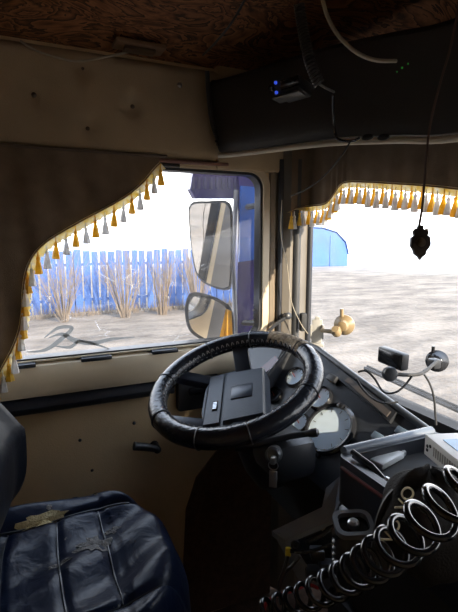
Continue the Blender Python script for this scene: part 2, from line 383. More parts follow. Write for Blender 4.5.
# floor, ceiling, plain walls
struct(MB().box(((XL + XR) / 2, .1, -.43), (XR - XL + .2, 2.3, .06)).obj('floor', carpet), 'dark brown carpeted cab floor')
def ceil(i, j):
    x = lerp(XL - .06, XR + .06, i); yv = lerp(YB - .04, 1.24, j); t = (x - XL) / (XR - XL); t = min(1, max(0, t))
    return V((x, yv, ZR - .005 + .10 * math.sin(math.pi * t) ** .7 - max(0, yv - .75) ** 2 * .35))
struct(MB().slab(ceil, 24, 16, (0, 0, .06)).obj('ceiling', wood), 'dark brown swirled wood-print headliner')
struct(MB().box((XR + .03, .1, .72), (.06, 2.2, 2.26)).obj('wall_right', beige), 'plain padded passenger side wall')
struct(MB().box(((XL + XR) / 2, YB - .03, .72), (XR - XL + .1, .06, 2.26)).obj('wall_back', beige), 'padded rear cab wall')
struct(MB().box(((XL + XR) / 2, 1.17, .10), (XR - XL + .1, .06, 1.06)).obj('wall_front', black_matte), 'dark firewall below the windscreen')

# driver side wall with its window opening
def outer_loop(inner, c0, c1, z0, z1):
    out = []; cy_, cz = (c0 + c1) / 2, (z0 + z1) / 2
    for a, b in inner:
        da, db = a - (WY0 + WY1) / 2, b - (WZ0 + WZ1) / 2
        s = min((((c1 if da > 0 else c0) - (WY0 + WY1) / 2) / da) if abs(da) > 1e-6 else 1e9, (((z1 if db > 0 else z0) - (WZ0 + WZ1) / 2) / db) if abs(db) > 1e-6 else 1e9)
        out.append(((WY0 + WY1) / 2 + da * s, (WZ0 + WZ1) / 2 + db * s))
    return out
hole = rrect(WY0, WY1, WZ0, WZ1, .06, 8)
hole2 = []
for i in range(len(hole)):       # denser along straights so the outer border stays rectangular
    a, b = hole[i], hole[(i + 1) % len(hole)]; n = max(1, int(math.hypot(b[0] - a[0], b[1] - a[1]) / .05))
    for k in range(n): hole2.append((lerp(a[0], b[0], k / n), lerp(a[1], b[1], k / n)))
ol = outer_loop(hole2, YB, .95, -.42, 1.84)
wall = MB().ring(YZ(XL, ol), YZ(XL, hole2), (-.05, 0, 0)).obj('wall_left', beige); struct(wall, 'beige vinyl lined driver side wall')
# padded upper panel with buttons
btn = [(83, 68), (34, 94), (88, 128), (133, 106), (52, 40)]
bpts = [PL(x, y, XL + .03) for x, y in btn]
def pad(i, j):
    yv = lerp(-.9, .735, i); z = lerp(1.462, 1.782, j)
    e = min(i, 1 - i, .04) / .04; e2 = min(j, 1 - j, .08) / .08
    d = .032 * (min(e, e2)) ** .5
    for b in bpts: d -= .014 * math.exp(-((yv - b.y) ** 2 + (z - b.z) ** 2) / .0011)
    d += .003 * math.sin(yv * 11 + z * 7)
    return V((XL + .002 + max(d, 0), yv, z))
MB().grid(pad, 140, 34).obj('upholstery_panel', shaded_beige, wall)
for b in bpts[:4]:
    MB().lathe((XL + .018, b.y, b.z), (1, 0, 0), [(.008, 0), (.0075, .004), (.004, .0065), (0, .007)], 12).obj('button', mat('dark_button', (.08, .05, .03), .5), wall)
b = PL(180, 85, XL + .034)
MB().lathe((XL + .03, b.y, b.z), (1, 0, 0), [(.009, 0), (.008, .004), (.004, .006), (0, .0062)], 12).obj('screw', steel, wall)
MB().box((XL + .018, -.1, 1.457), (.034, 1.63, .012), bev=.004).obj('panel_border', mat('brown_piping', (.16, .07, .05), .6), wall)

# driver door: panel below the window, sill, armrest, crank, handle
door = struct(MB().slab(lambda i, j: V((XL + .006 + .012 * math.sin(math.pi * j) + .004 * math.sin(i * 17 + 2 * j), lerp(-.5, .925, i), lerp(-.40, .668, j))), 50, 20, (-.004, 0, 0)).obj('door_1', beige), 'beige vinyl driver door panel')
MB().add(*(lambda pr: ([V((XL + a, yv, b)) for yv in (-.5, .90) for a, b in pr], [tuple(range(len(pr))), tuple(range(2 * len(pr) - 1, len(pr) - 1, -1))] + [(k, (k + 1) % len(pr), len(pr) + (k + 1) % len(pr), len(pr) + k) for k in range(len(pr))]))([(.002, .665), (.055, .672), (.060, .690), (.048, .745), (.030, .770), (.002, .776)])).obj('sill_trim', beige_trim, door)
for pxs in ((10, 36, 367), (81, 112, 358), (152, 178, 351), (203, 228, 345)):
    a, b = PL(pxs[0], pxs[2], XL + .03), PL(pxs[1], pxs[2], XL + .03)
    vs = MB().box((XL + .022, (a.y + b.y) / 2, .774), (.030, b.y - a.y, .014), bev=.004).obj('vent_slot', rubber, door)
    for dx in (-.006, .003): MB().box((XL + .023 + dx, (a.y + b.y) / 2, .7815), (.003, (b.y - a.y) * .9, .003)).obj('vent_louver', grey_plastic, vs)
MB().grid(lambda i, j: V((XL + .028 + .034 * math.cos(2 * math.pi * j), lerp(-.45, .475, i), .637 + .03 * math.sin(2 * math.pi * j) + (.012 if i > .93 else 0) + .012 * max(0, i - .55))), 40, 14).obj('armrest', mat('armrest_black', (.02, .024, .032), .4), door)
MB().box((XL + .03, .475, .645), (.062, .02, .058), bev=.008).obj('armrest_end', black, door)
MB().box((XL + .028, .585, .60), (.045, .17, .13), bev=.012).obj('handle_recess', black, door)
MB().box((XL + .056, .60, .615), (.016, .12, .03), bev=.006).obj('door_handle', black_gloss, door)
c0 = PL(157, 449, XL + .05); c1 = PL(134, 446, XL + .06)
cr = MB().tube(spline([c0, lerp(c0, c1, .4) + V((.004, 0, .003)), c1], 5), lambda t: .012 + .004 * t, 10).obj('window_crank', black, door)
MB().lathe((XL + .004, c0.y, c0.z), (1, 0, 0), [(.022, 0), (.022, .006), (.014, .012), (.014, .056), (.010, .06), (0, .061)], 18).obj('crank_hub', black, cr)
for q in ((134, 423), (80, 440), (92, 470)):
    b = PL(*q, XL + .012); MB().lathe((XL + .012, b.y, b.z), (1, 0, 0), [(.006, 0), (.006, .003), (.003, .006), (0, .0065)], 10).obj('panel_button', black, door)

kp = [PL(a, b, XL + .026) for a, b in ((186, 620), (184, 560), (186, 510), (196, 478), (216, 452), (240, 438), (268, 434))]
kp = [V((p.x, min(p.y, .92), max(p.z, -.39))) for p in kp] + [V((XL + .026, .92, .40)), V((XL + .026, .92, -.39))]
MB().prism(kp, (-.012, 0, 0)).obj('door_shade_panel', carpet, door)  # dark slab added to stand in for shade low on the door
# side window: frame, gasket, pane
def offs(l, d): 
    cy_, cz = (WY0 + WY1) / 2, (WZ0 + WZ1) / 2
    out = []
    for a, b in l: out.append((a + d * (1 if a > cy_ else -1), b + d * (1 if b > cz else -1)))
    return out
win = thing('window_1', (XL, (WY0 + WY1) / 2, WZ0), 'dusty scratched driver door window', None) if False else bpy.data.objects.new('window_1', None)
COL.objects.link(win); win.location = (XL, (WY0 + WY1) / 2, WZ0); struct(win, 'dusty scratched driver door window')
rr0 = rrect(WY0, WY1, WZ0, WZ1, .06, 8); rr1 = rrect(WY0 - .028, WY1 + .028, WZ0 - .004, WZ1 + .02, .075, 8)
MB().ring(YZ(XL + .0, rr1), YZ(XL + .0, rr0), (.016, 0, 0)).obj('window_frame', beige_trim, win)
rr2 = rrect(WY0 + .010, WY1 - .010, WZ0 + .006, WZ1 - .010, .052, 8)
MB().ring(YZ(XL - .045, rr0), YZ(XL - .045, rr2), (.05, 0, 0)).obj('gasket', rubber, win)
MB().box((XL + .012, .40, WZ1 + .006), (.02, .26, .014), bev=.003).obj('top_channel', black, win)
pane = MB().prism(YZ(XL - .032, rr2), (-.004, 0, 0)).obj('pane', side_glass, win)
# grey swoosh decal on the pane
def stroke(pts, wds):
    P = spline([PL(x, y, XL - .027) for x, y in pts], 6); mb = MB(); n = len(P)
    Lp = []; Rp = []
    for i, p in enumerate(P):
        t = (P[min(i + 1, n - 1)] - P[max(i - 1, 0)]).normalized(); nn = V((0, -t.z, t.y)); wd = interp([k / (len(wds) - 1) for k in range(len(wds))], wds, i / (n - 1))
        Lp.append(p + nn * wd); Rp.append(p - nn * wd)
    mb.add(Lp + Rp, [(i, i + 1, n + i + 1, n + i) for i in range(n - 1)]); return mb
DK = 0
for pts, wds in (([(26, 352), (45, 350), (60, 340), (72, 328), (58, 328), (44, 338)], [.001, .006, .008, .006, .006, .001]),
                 ([(48, 338), (62, 334), (74, 340), (92, 343), (112, 339), (135, 337)], [.001, .006, .009, .008, .006, .001]),
                 ([(55, 346), (70, 347), (80, 341), (98, 345), (112, 350)], [.001, .006, .005, .004, .001])):
    DK += 1; so2 = stroke(pts, wds); so2.v = [p + V((.0008 * DK, 0, 0)) for p in so2.v]; so2.obj('swoosh_decal', grey_decal, pane)
# etched maker's mark low at the front of the pane
for k in range(6):
    a = PL(254, 305 + k * 5, XL - .027); MB().box(a, (.0008, .010 + .006 * (k % 2), .004), bev=0).obj('etched_mark', grey_decal, pane)

# A pillar
plan = [(XL - .05, .90), (XL + .018, .902), (XL + .024, .918), (XL + .012, .934), (XL + .035, .952), (XL + .05, .975), (XL + .05, 1.03), (XL + .030, 1.075), (XL - .005, 1.10), (XL - .05, 1.10)]
pil = struct(MB().prism([V((a, b, -.38)) for a, b in plan[4:] + [plan[0]]], (0, 0, 2.17)).obj('trim_1', pillar_mat, smooth=False), 'windscreen pillar trim between door window and windscreen')
MB().prism([V((a, b, .60)) for a, b in plan[:5]], (0, 0, .90)).obj('door_frame_strip', mat('brown_frame', (.20, .16, .115), .5), pil, smooth=False)
MB().tube([(XL + .027, .942, .62), (XL + .027, .942, 1.49)], .011, 10).obj('seal', rubber, pil)
MB().tube([(XL + .052, 1.005, .70), (XL + .052, 1.005, 1.49)], .016, 10).obj('pillar_tube', dark_pillar, pil)
MB().tube([(XL + .034, 1.078, .62), (XL + .034, 1.078, 1.49)], .013, 10).obj('screen_seal', rubber, pil)
MB().box((XL - .02, .82, 1.62), (.10, .30, .36), bev=.01).obj('corner_block', shaded_beige, pil)

# windscreen
def wy(x): t = (x + .51) / 1.13; return 1.115 + .075 * (1 - t * t)
ws_ = bpy.data.objects.new('window_2', None); COL.objects.link(ws_); ws_.location = (-.5, 1.15, .62); struct(ws_, 'wide windscreen in front of the driver')
MB().slab(lambda i, j: V((lerp(XL + .0, XR, i), wy(lerp(XL, XR, i)) - .02 * (j - .5), lerp(.60, 1.56, j))), 30, 6, (0, .005, 0)).obj('pane', front_glass, ws_)
MB().tube([(lerp(XL + .01, XR, i / 20), wy(lerp(XL, XR, i / 20)), .615) for i in range(21)], .014, 8).obj('lower_seal', rubber, ws_)
MB().tube([(lerp(XL + .01, XR, i / 20), wy(lerp(XL, XR, i / 20)) - .01, 1.545) for i in range(21)], .014, 8).obj('upper_seal', rubber, ws_)
struct(MB().slab(lambda i, j: V((lerp(XL - .05, XR + .05, i), wy(lerp(XL, XR, i)) + .0, lerp(1.52, 1.86, j))), 20, 2, (0, .05, 0)).obj('trim_2', black_matte), 'dark header panel above the windscreen')
struct(MB().box((XR - .03, 1.1, 1.05), (.10, .1, 1.05)).obj('trim_3', pillar_mat), 'passenger side windscreen pillar')
# wiper outside
wp = [PL(365, 368, 1.235, 1), PL(410, 389, 1.245, 1), PL(470, 416, 1.25, 1)]
wi = thing('windscreen_wiper', wp[2], 'black wiper arm resting outside along the windscreen bottom', 'wiper')
MB().tube(wp, .008, 6).obj('blade', black, wi); MB().tube([p + V((0, .012, .006)) for p in wp], .006, 6).obj('arm', black_matte, wi)

# ================================================================== CURTAINS
def tassel_mesh(name, material):
    mb = MB(); pr = [(.0015, 0), (.0018, -.014), (.0045, -.017), (.0055, -.021), (.0040, -.0245), (.0062, -.034), (.0088, -.050), (.0105, -.062), (.004, -.063)]
    seg = 10; vs = []; fs = []
    for ri, (r, h) in enumerate(pr):
        for k in range(seg):
            a = 2 * math.pi * k / seg; q = r * (1 + (.12 if k % 2 else -.12) * (ri > 4)); vs.append((q * math.cos(a), q * math.sin(a), h))
    for i in range(len(pr) - 1):
        for k in range(seg): fs.append((i * seg + k, i * seg + (k + 1) % seg, (i + 1) * seg + (k + 1) % seg, (i + 1) * seg + k))
    mb.add(vs, fs); o = mb.obj(name, material, origin=V((0, 0, 0))); me = o.data; bpy.data.objects.remove(o); return me
T_G, T_S = tassel_mesh('tassel_gold', gold), tassel_mesh('tassel_silver', silver)
def fringe(curve, parent, pitch, inward, scale=1.0, lacew=.016):
    # lace band following the hem, then tassels hanging from it
    n = len(curve); vs = []; fs = []; mb = MB()
    acc = 0; nxt = pitch * .5; c = 0; tl = 0
    for i, p in enumerate(curve):
        t = (curve[min(i + 1, n - 1)] - curve[max(i - 1, 0)]).normalized(); dn = t.cross(inward).normalized()
        if dn.z > 0 and abs(t.z) < .9: dn = -dn
        wv = .5 + .5 * abs(math.sin(tl / .006))
        vs += [p - dn * .004 + inward * .004, p + dn * (lacew * (.55 + .45 * wv)) + inward * .005]
        if i < n - 1: tl += (curve[i + 1] - p).length; fs.append((2 * i, 2 * i + 2, 2 * i + 3, 2 * i + 1))
    mb.add(vs, fs); mb.add([v + inward * .002 for v in vs], [tuple(reversed(f)) for f in fs]); mb.obj('lace_band', braid_mat, parent)
    MB().tube([p + inward * .005 for p in curve[::2]], .0028, 6).obj('cord_edge', mat('dark_cord', (.25, .16, .08), .8), parent)
    for i in range(n - 1):
        d = (curve[i + 1] - curve[i]).length
        while acc + d >= nxt:
            p = lerp(curve[i], curve[i + 1], (nxt - acc) / d)
            a = random.uniform(0, 6); ca, sa = math.cos(a), math.sin(a); tl_ = random.uniform(-.06, .06)
            place('tassel', T_G if c % 2 == 0 else T_S, None, parent, p + inward * (.006 + .004 * (c % 2)) + V((0, 0, -.004 - .006 * (c % 2))),
                  (V((ca, sa, 0)), V((-sa, ca, 0)), V((tl_ * .5, tl_, 1)).normalized()), scale * random.uniform(.94, 1.06))
            c += 1; nxt += pitch
        acc += d
# side curtain
XC = XL + .045
hem_px = [(-25, 415), (-12, 392), (0, 371), (12, 349), (19, 330), (22, 312), (23, 292), (26, 272), (33, 256), (45, 243), (62, 232), (85, 219), (108, 207), (128, 195), (143, 182), (154, 169), (160, 163)]
hem = spline([PL(x, y, XC) for x, y in hem_px], 10)
hy = [p.y for p in hem]; hz = [p.z for p in hem]
for i in range(1, len(hy)): hy[i] = max(hy[i], hy[i - 1] + 1e-4)
cur = thing('side_curtain', (XC, .1, .62), 'brown side window curtain swept back to the left with gold and silver tassels', 'curtain')
def cc(i, j):
    if i < .25: yv = lerp(-.62, hy[0], i / .25); zb = .58
    else:
        q = (i - .25) / .75 * (len(hy) - 1); k = min(int(q), len(hy) - 2); t = q - k; yv = lerp(hy[k], hy[k + 1], t); zb = lerp(hz[k], hz[k + 1], t)
    if i < .25: zb = lerp(.55, hz[0], i / .25)
    z = lerp(1.468, zb, j)
    return V((XC - .003 + .005 * math.sin(yv * 26) * (.3 + .7 * j) + .002 * math.sin(yv * 61 + z * 9), yv, z))
MB().slab(cc, 190, 24, (-.004, 0, 0)).obj('cloth', curtain_mat, cur)
fringe(hem[6:], cur, .036, V((1, 0, 0)), 1.15, .026)
MB().tube([(XC, -.62, 1.468), (XC, .475, 1.468)], .005, 8).obj('curtain_rod', mat('rod_brown', (.10, .07, .05), .6), cur)

# windscreen valance
def vy(x): return wy(x) - .075
val_px = [(291, 212), (299, 208), (312, 206), (326, 204), (334, 196), (341, 186), (350, 182), (375, 182.5), (400, 184), (430, 186), (458, 189), (480, 191)]
vp = []
for x, y in val_px:
    p = PL(x, y, 1.04, 1)
    for _ in range(20): p = PL(x, y, vy(max(p.x, XL)), 1)
    if p.x < XL + .065: p = PL(x, y, XL + .065)
    vp.append(p)
vp += [V((-.5, vy(-.5), 1.27)), V((-.25, vy(-.25), 1.23)), V((.0, vy(0), 1.215)), V((.40, vy(.4), 1.20)), V((.54, vy(.54), 1.05))]  # unseen passenger end, hung lower to block sun from the door
vh = spline(vp, 10)
val = thing('windscreen_valance', (-.5, vy(-.5), 1.2), 'brown stepped valance with gold and silver tassels across windscreen top', 'curtain')
def vc(i, j):
    q = i * (len(vh) - 1); k = min(int(q), len(vh) - 2); p = lerp(vh[k], vh[k + 1], q - k)
    z = lerp(1.56, p.z, j); return V((p.x, p.y + .004 * math.sin(q * .8) * j, z))
MB().slab(vc, 170, 10, (0, .004, 0)).obj('cloth', curtain_mat, val)
fringe(vh, val, .0195, V((0, -1, 0)), 1.1, .022)

# ================================================================== OVERHEAD CONSOLE
cb = [(-1.585, .672, 1.485), (-1.55, .69, 1.481), (-1.40, .742, 1.474), (-1.135, .822, 1.46), (-.95, .885, 1.44), (-.793, .928, 1.42), (-.5, .96, 1.42), (-.2, .93, 1.42), (.2, .80, 1.46), (.58, .66, 1.48)]
cs = spline(cb, 6)
con = thing('overhead_console', (-.5, 1.0, 1.42), 'dark overhead storage console curving above the windscreen', 'console')
def con_pt(i, j):
    q = i * (len(cs) - 1); k = min(int(q), len(cs) - 2); p = lerp(cs[k], cs[k + 1], q - k)
    pr = [(.26, .035), (.02, .0), (-.005, .012), (-.016, .04), (-.03, .12), (-.045, .2), (-.045, .235), (-.03, .25), (.26, .255)]
    q2 = j * (len(pr) - 1); k2 = min(int(q2), len(pr) - 2); a = lerp(pr[k2][0], pr[k2 + 1][0], q2 - k2); b = lerp(pr[k2][1], pr[k2 + 1][1], q2 - k2)
    return V((p.x, min(p.y + a, wy(p.x) - .10), min(p.z + b, 1.735)))
cm = MB().grid(con_pt, 54, 16)
n0 = 17; cm.f.append(tuple(range(n0))); cm.f.append(tuple(range(54 * n0 + n0 - 1, 54 * n0 - 1, -1)))
cbody = cm.obj('console_body', mat('console_plastic', (.020, .017, .016), .45, bump=.08, bscale=200), con)
MB().tube([p + V((0, -.006, -.001)) for p in cs], .009, 10).obj('lower_rail', rail_m, con)
MB().tube(spline([PL(206, 72, -1.57) + V((.01, 0, 0)), PL(209, 100, -1.575), PL(214, 130, -1.58), PL(226, 153, -1.58)], 6), .008, 10).obj('end_bead', black, con)
gx = [V((-1.52 + k * .013, 0, 0)) for k in range(1)]
for k in range(9):
    t = (k + .5) / 9; i = .035; p = con_pt(.028, .33 + t * .32); p2 = con_pt(.075, .33 + t * .32)
    MB().tube([p + V((.004, -.008, 0)), p2 + V((.0, -.009, 0))], .0045, 6).obj('grille_slat', black, con)
for px in (370, 386):
    p = PL(px, 137.5, 1.43, 2); MB().lathe(p + V((0, -.006, 0)), (.3, -1, 0), [(.016, 0), (.016, .004), (.009, .006), (0, .006)], 16, u=(1, 0, 0), sv=.45).obj('rail_plug', black_matte, con)
for px, py, s in ((402, 68, .0022), (408, 64, .0016), (397, 72, .0014)):
    p = D(px, py, 1.06); MB().lathe(p, (.7, -.7, 0), [(s, 0), (s, .003), (0, .005)], 10).obj('green_indicator', gled, con)

# radio unit with blue lights
rp0 = D(293, 89, 1.19)
rx = V((.80, .55, .10)).normalized(); rz = (V((0, 0, 1)) - rx * rx.z).normalized(); ry = rz.cross(rx)
rad = thing('radio_unit', rp0 - V((0, 0, .02)), 'small black radio unit with two blue lights under the headliner', 'radio')
ax3 = (rx, ry, rz)
MB().box(rp0 + ry * .0, (.070, .09, .036), ax3, .006).obj('radio_body', black, rad)
MB().box(rp0 - ry * .047 + rx * .012, (.05, .006, .024), ax3, .002).obj('display', black_gloss, rad)
for dz in (.010, -.014): MB().lathe(rp0 - ry * .046 - rx * .026 + rz * dz, -ry, [(.0042, 0), (.0042, .003), (.003, .004), (0, .0045)], 12).obj('blue_light', led, rad)
MB().lathe(rp0 - ry * .046 - rx * .037 + rz * -.002, -ry, [(.006, 0), (.006, .012), (0, .013)], 12).obj('knob', black_gloss, rad)
MB().box(rp0 - ry * .03 + rx * .0 - rz * .026, (.075, .05, .006), ax3, .002).obj('mounting_bracket', black, rad)

# hanging cords and wires
def wire(name, pts, r, m_, lab, cat='cable', n=8):
    return tag(MB().tube(spline(pts, n), r, 8).obj(name, m_), lab, cat)
def coil_pts(path, rad, turns, per=16):
    P = spline(path, 24); n = turns * per; out = []; L = [0]
    for a, b in zip(P[:-1], P[1:]): L.append(L[-1] + (b - a).length)
    nrm = None
    for i in range(n + 1):
        s = L[-1] * i / n; k = 0
        while k < len(L) - 2 and L[k + 1] < s: k += 1
        p = lerp(P[k], P[k + 1], (s - L[k]) / max(1e-9, L[k + 1] - L[k])); t = (P[k + 1] - P[k]).normalized()
        if nrm is None: nrm = t.orthogonal()
        nrm = (nrm - t * nrm.dot(t)).normalized(); bn = t.cross(nrm); a = 2 * math.pi * i / per; rr = rad(i / n)
        out.append(p + nrm * (rr * math.cos(a)) + bn * (rr * math.sin(a)))
    return out
cp = coil_pts([D(299, 4, 1.02), D(303, 30, 1.03), D(310, 62, 1.03), D(319, 84, 1.04)], lambda t: .010, 26, 10)
mc = thing('coiled_microphone_cord', D(319, 84, 1.04), 'thin black coiled microphone cord hanging from the headliner', 'cord')
MB().tube(cp, .0032, 6).obj('coil', mat('cord_black', (.03, .028, .028), .35), mc)
MB().tube([D(319, 84, 1.04), D(326, 88, 1.06), D(334, 92, 1.12)], .003, 6).obj('cord_tail', black, mc)
wire('white_cable', [D(321, -8, .95), D(327, 15, .95), D(338, 35, .96), D(356, 52, .97), D(375, 60, .99), D(396, 61, 1.02)], .0042, white_cable, 'pale looped cable hanging from headliner beside the coiled cord')
wire('ceiling_wire', [PL(20, 41, XL + .05), PL(40, 52, XL + .05), PL(75, 61, XL + .06), PL(105, 57, XL + .08), D(140, 49, 1.5)], .004, white_cable, 'pale wire sagging along the top of the padded side panel')
wire('black_wire', [D(247, -4, 1.15), D(232, 22, 1.2), D(216, 42, 1.3), D(203, 55, 1.4)], .0032, black, 'thin black wire slanting across the brown headliner')
wire('console_wire', [D(333, 95, 1.14), D(334, 125, 1.20), D(338, 139, 1.20), D(352, 141, 1.17), D(360, 138, 1.16)], .0035, black_gloss, 'black wire looping over the console edge')
wire('valance_wire', [D(350, 142, 1.20), D(340, 158, 1.24), D(322, 178, 1.36), D(305, 190, 1.48), D(291, 196, 1.60)], .0022, black_matte, 'thin black wire drooping across the windscreen valance')
wire('pillar_wire', [PL(282, 200, XL + .08), PL(281, 235, XL + .085), PL(287, 265, XL + .085), PL(291, 300, XL + .09), PL(300, 322, XL + .11), PL(308, 334, XL + .13)], .0017, white_cable, 'thin pale wire running down the windscreen pillar')

# ceiling plate
q = PL(139, 44, 1.80, 2)
pl = thing('ceiling_lamp_plate', q, 'small flat brown fitting on the headliner above the side panel', 'fitting')
e1 = (PL(162, 50, 1.80, 2) - PL(116, 42, 1.80, 2)).normalized(); e2 = V((-e1.y, e1.x, 0))
MB().box(q + V((0, 0, -.008)), (.16, .075, .014), (e1, e2, V((0, 0, 1))), .005).obj('base_plate', mat('brown_plastic', (.20, .12, .07), .5), pl)
MB().box(q + V((0, 0, -.02)), (.10, .04, .012), (e1, e2, V((0, 0, 1))), .004).obj('cover', mat('brown_cover', (.10, .06, .035), .4), pl)

# hanging ornament
oc = D(419, 243, .84); orr = thing('hanging_ornament', oc - V((0, 0, .03)), 'dark crest-shaped ornament hanging on a string in the windscreen', 'ornament')
sil = [(-2, -17), (2.5, -17), (3, -13), (7, -14), (8, -9), (7, -7), (9.5, -5), (10, 2), (8, 6), (6, 8), (5, 12), (1, 15), (0, 17), (-2, 14), (-6, 11), (-7, 7), (-9.5, 3), (-9, -5), (-6, -7), (-7, -11), (-5, -14), (-3, -13)]
MB().prism([oc + (RT * (x * .84 / F * 1.0) - UP * (y * .84 / F)) for x, y in sil], -FW * .008).obj('pendant', mat('ornament_dark', (.03, .022, .018), .5), orr, smooth=False)
MB().lathe(oc - FW * .008, -FW, [(.009, 0), (.008, .003), (.004, .004), (0, .0045)], 16).obj('boss', mat('ornament_boss', (.06, .045, .035), .4), orr)
MB().tube(spline([oc + UP * .030, D(423, 200, .845), D(427, 150, .85), D(431, 120, .85), D(441, 80, .85), D(451, 45, .84), D(460, -5, .82), D(462, -40, .80)], 6), .0022, 6).obj('string', mat('string_brown', (.10, .06, .05), .8), orr)

# ================================================================== MIRRORS (outside)
XM = -1.90
mi = thing('mirror_bracket', PL(247, 330, XM), 'violet blue painted mirror bracket outside the door window', 'mirror bracket')
def sheet(pts, x, th): return [PL(a, b, x) for a, b in pts]
MB().prism(sheet([(236, 168), (264, 170), (268, 345), (234, 345)], XM, 0), (.03, .0, 0)).obj('post', paint, mi)
MB().prism(sheet([(240, 186), (262, 188), (264, 258), (238, 262)], XM + .031, 0), (.012, 0, 0)).obj('skylit_strip', skylit_paint, mi)  # brighter blue strip paints the skylight falling on the post
MB().prism(sheet([(190, 173), (250, 170), (250, 199), (192, 199), (187, 190)], XM - .02, 0), (.04, 0, 0)).obj('upper_arm', paint, mi)
for k in range(8): 
    a = PL(193 + k * 6, 183, XM + .022); MB().box(a, (.006, .012, .05), bev=.002).obj('arm_rib', mat('dark_violet', (.02, .015, .10), .4), mi)
MB().tube([PL(236, 190, XM + .02), PL(233, 260, XM + .03), PL(236, 335, XM + .02)], .011, 10).obj('tube_arm', mat('mirror_arm_grey', (.25, .26, .30), .4), mi)
for z in (.80, 1.32): MB().tube([(XM + .015, .90, z), (-1.78, .97, z + .01), (-1.69, 1.00, z + .01)], .013, 8).obj('mount_arm', black, mi)
def mirror(name, outline, x0, lab, frame_m, depth, shrink, tilt):
    P = [PL(a, b, x0) for a, b in outline]; P = spline(P, 4, True); c = sum(P, V()) / len(P)
    nm = V((1, -tilt, -.17)).normalized(); c = V((x0, c.y, c.z))
    P = [EYE + (p - EYE) * ((c - EYE).dot(nm) / (p - EYE).dot(nm)) for p in P]
    t = thing(name, V((c.x, c.y, min(p.z for p in P))), lab, 'mirror', 'mirrors outside the driver door')
    inn = [c + (p - c) * shrink for p in P]; off = V((-depth, 0, 0))
    back = [c + (p - c) * .86 + off for p in P]
    mb = MB(); n = len(P); mb.add(P + back, [tuple(range(2 * n - 1, n - 1, -1))] + [(i, (i + 1) % n, n + (i + 1) % n, n + i) for i in range(n)])
    mb.add(P + inn + [p + V((-.012, 0, 0)) for p in inn], [(i, (i + 1) % n, n + (i + 1) % n, n + i) for i in range(n)] + [(n + i, n + (i + 1) % n, 2 * n + (i + 1) % n, 2 * n + i) for i in range(n)])
    mb.obj('housing', frame_m, t)
    gl = [p + V((-.006, 0, 0)) for p in inn]; MB().prism(gl, (-.004, 0, 0)).obj('mirror_pane', mirror_m, t)
    return t
frame_grey = mat('mirror_frame', (.10, .11, .13), .4)
mirror('upper_mirror', [(190, 204), (208, 201), (230, 203), (233, 230), (232, 280), (228, 290), (212, 287), (198, 277), (192, 255), (189, 225)], XM + .10, 'tall scratched door mirror hanging above the smaller one', frame_grey, .035, .95, -.22)
mirror('lower_mirror', [(187, 298), (195, 292), (215, 297), (231, 308), (234, 325), (232, 342), (215, 345), (200, 339), (189, 330), (185, 314)], XM + .11, 'smaller wide angle door mirror with dark rim below the tall one', black, .035, .86, -.30)
p = PL(229, 325, XM + .09)
tag(MB().prism([PL(a, b, XM + .085) for a, b in ((227, 309), (231.5, 311), (233, 343), (227.5, 343))], (-.02, 0, 0)).obj('amber_reflector', amber), 'amber reflector strip beside the lower door mirror', 'reflector')

# ================================================================== DASHBOARD
DN = V((.15, -.7, .7)).normalized(); DC = D(329, 429, 1.3)
def PD(x, y, h=0):
    r = ray(x, y); c = DC + DN * h; return EYE + r * ((c - EYE).dot(DN) / r.dot(DN))
DU = (V((1, 0, 0)) - DN * DN.x).normalized(); DVv = DN.cross(DU)
dash = thing('dashboard', V((-1.1, .85, .5)), 'dark instrument dashboard wrapped around the driver', 'dashboard')
top = [(312, 345), (428, 431), (420, 445), (348, 492), (338, 503), (300, 470), (240, 440), (243, 378), (262, 346)]
MB().prism([PD(*p) for p in top], -DN * .10).obj('instrument_panel', grey_plastic, dash, smooth=False)
T1, T2 = PD(262, 344, .004), PD(432, 433, .004); T0 = PD(312, 344, .004)
MB().tube([PD(300, 341, .0), PD(318, 349, .0), PD(345, 369, .0), PD(380, 395, .0), PD(428, 430, .0)], .010, 10).obj('top_edge', mat('edge_plastic', (.05, .058, .07), .3), dash)
# deck from the top edge down to the windscreen foot
e0, e1_ = PD(312, 345), PD(430, 431)
MB().quadbox([e0, e1_, V((-.70, 1.13, .60)), V((XL + .06, 1.09, .62))], [p - V((0, .02, .10)) for p in (e0, e1_, V((-.70, 1.13, .60)), V((XL + .06, 1.09, .62)))]).obj('deck', black, dash, smooth=False)
MB().quadbox([PD(262, 346), e0, V((XL + .07, 1.07, .66)), V((XL + .07, .93, .72))], [p - V((0, 0, .08)) for p in (PD(262, 346), e0, V((XL + .07, 1.07, .66)), V((XL + .07, .93, .72)))]).obj('side_deck', black, dash, smooth=False)
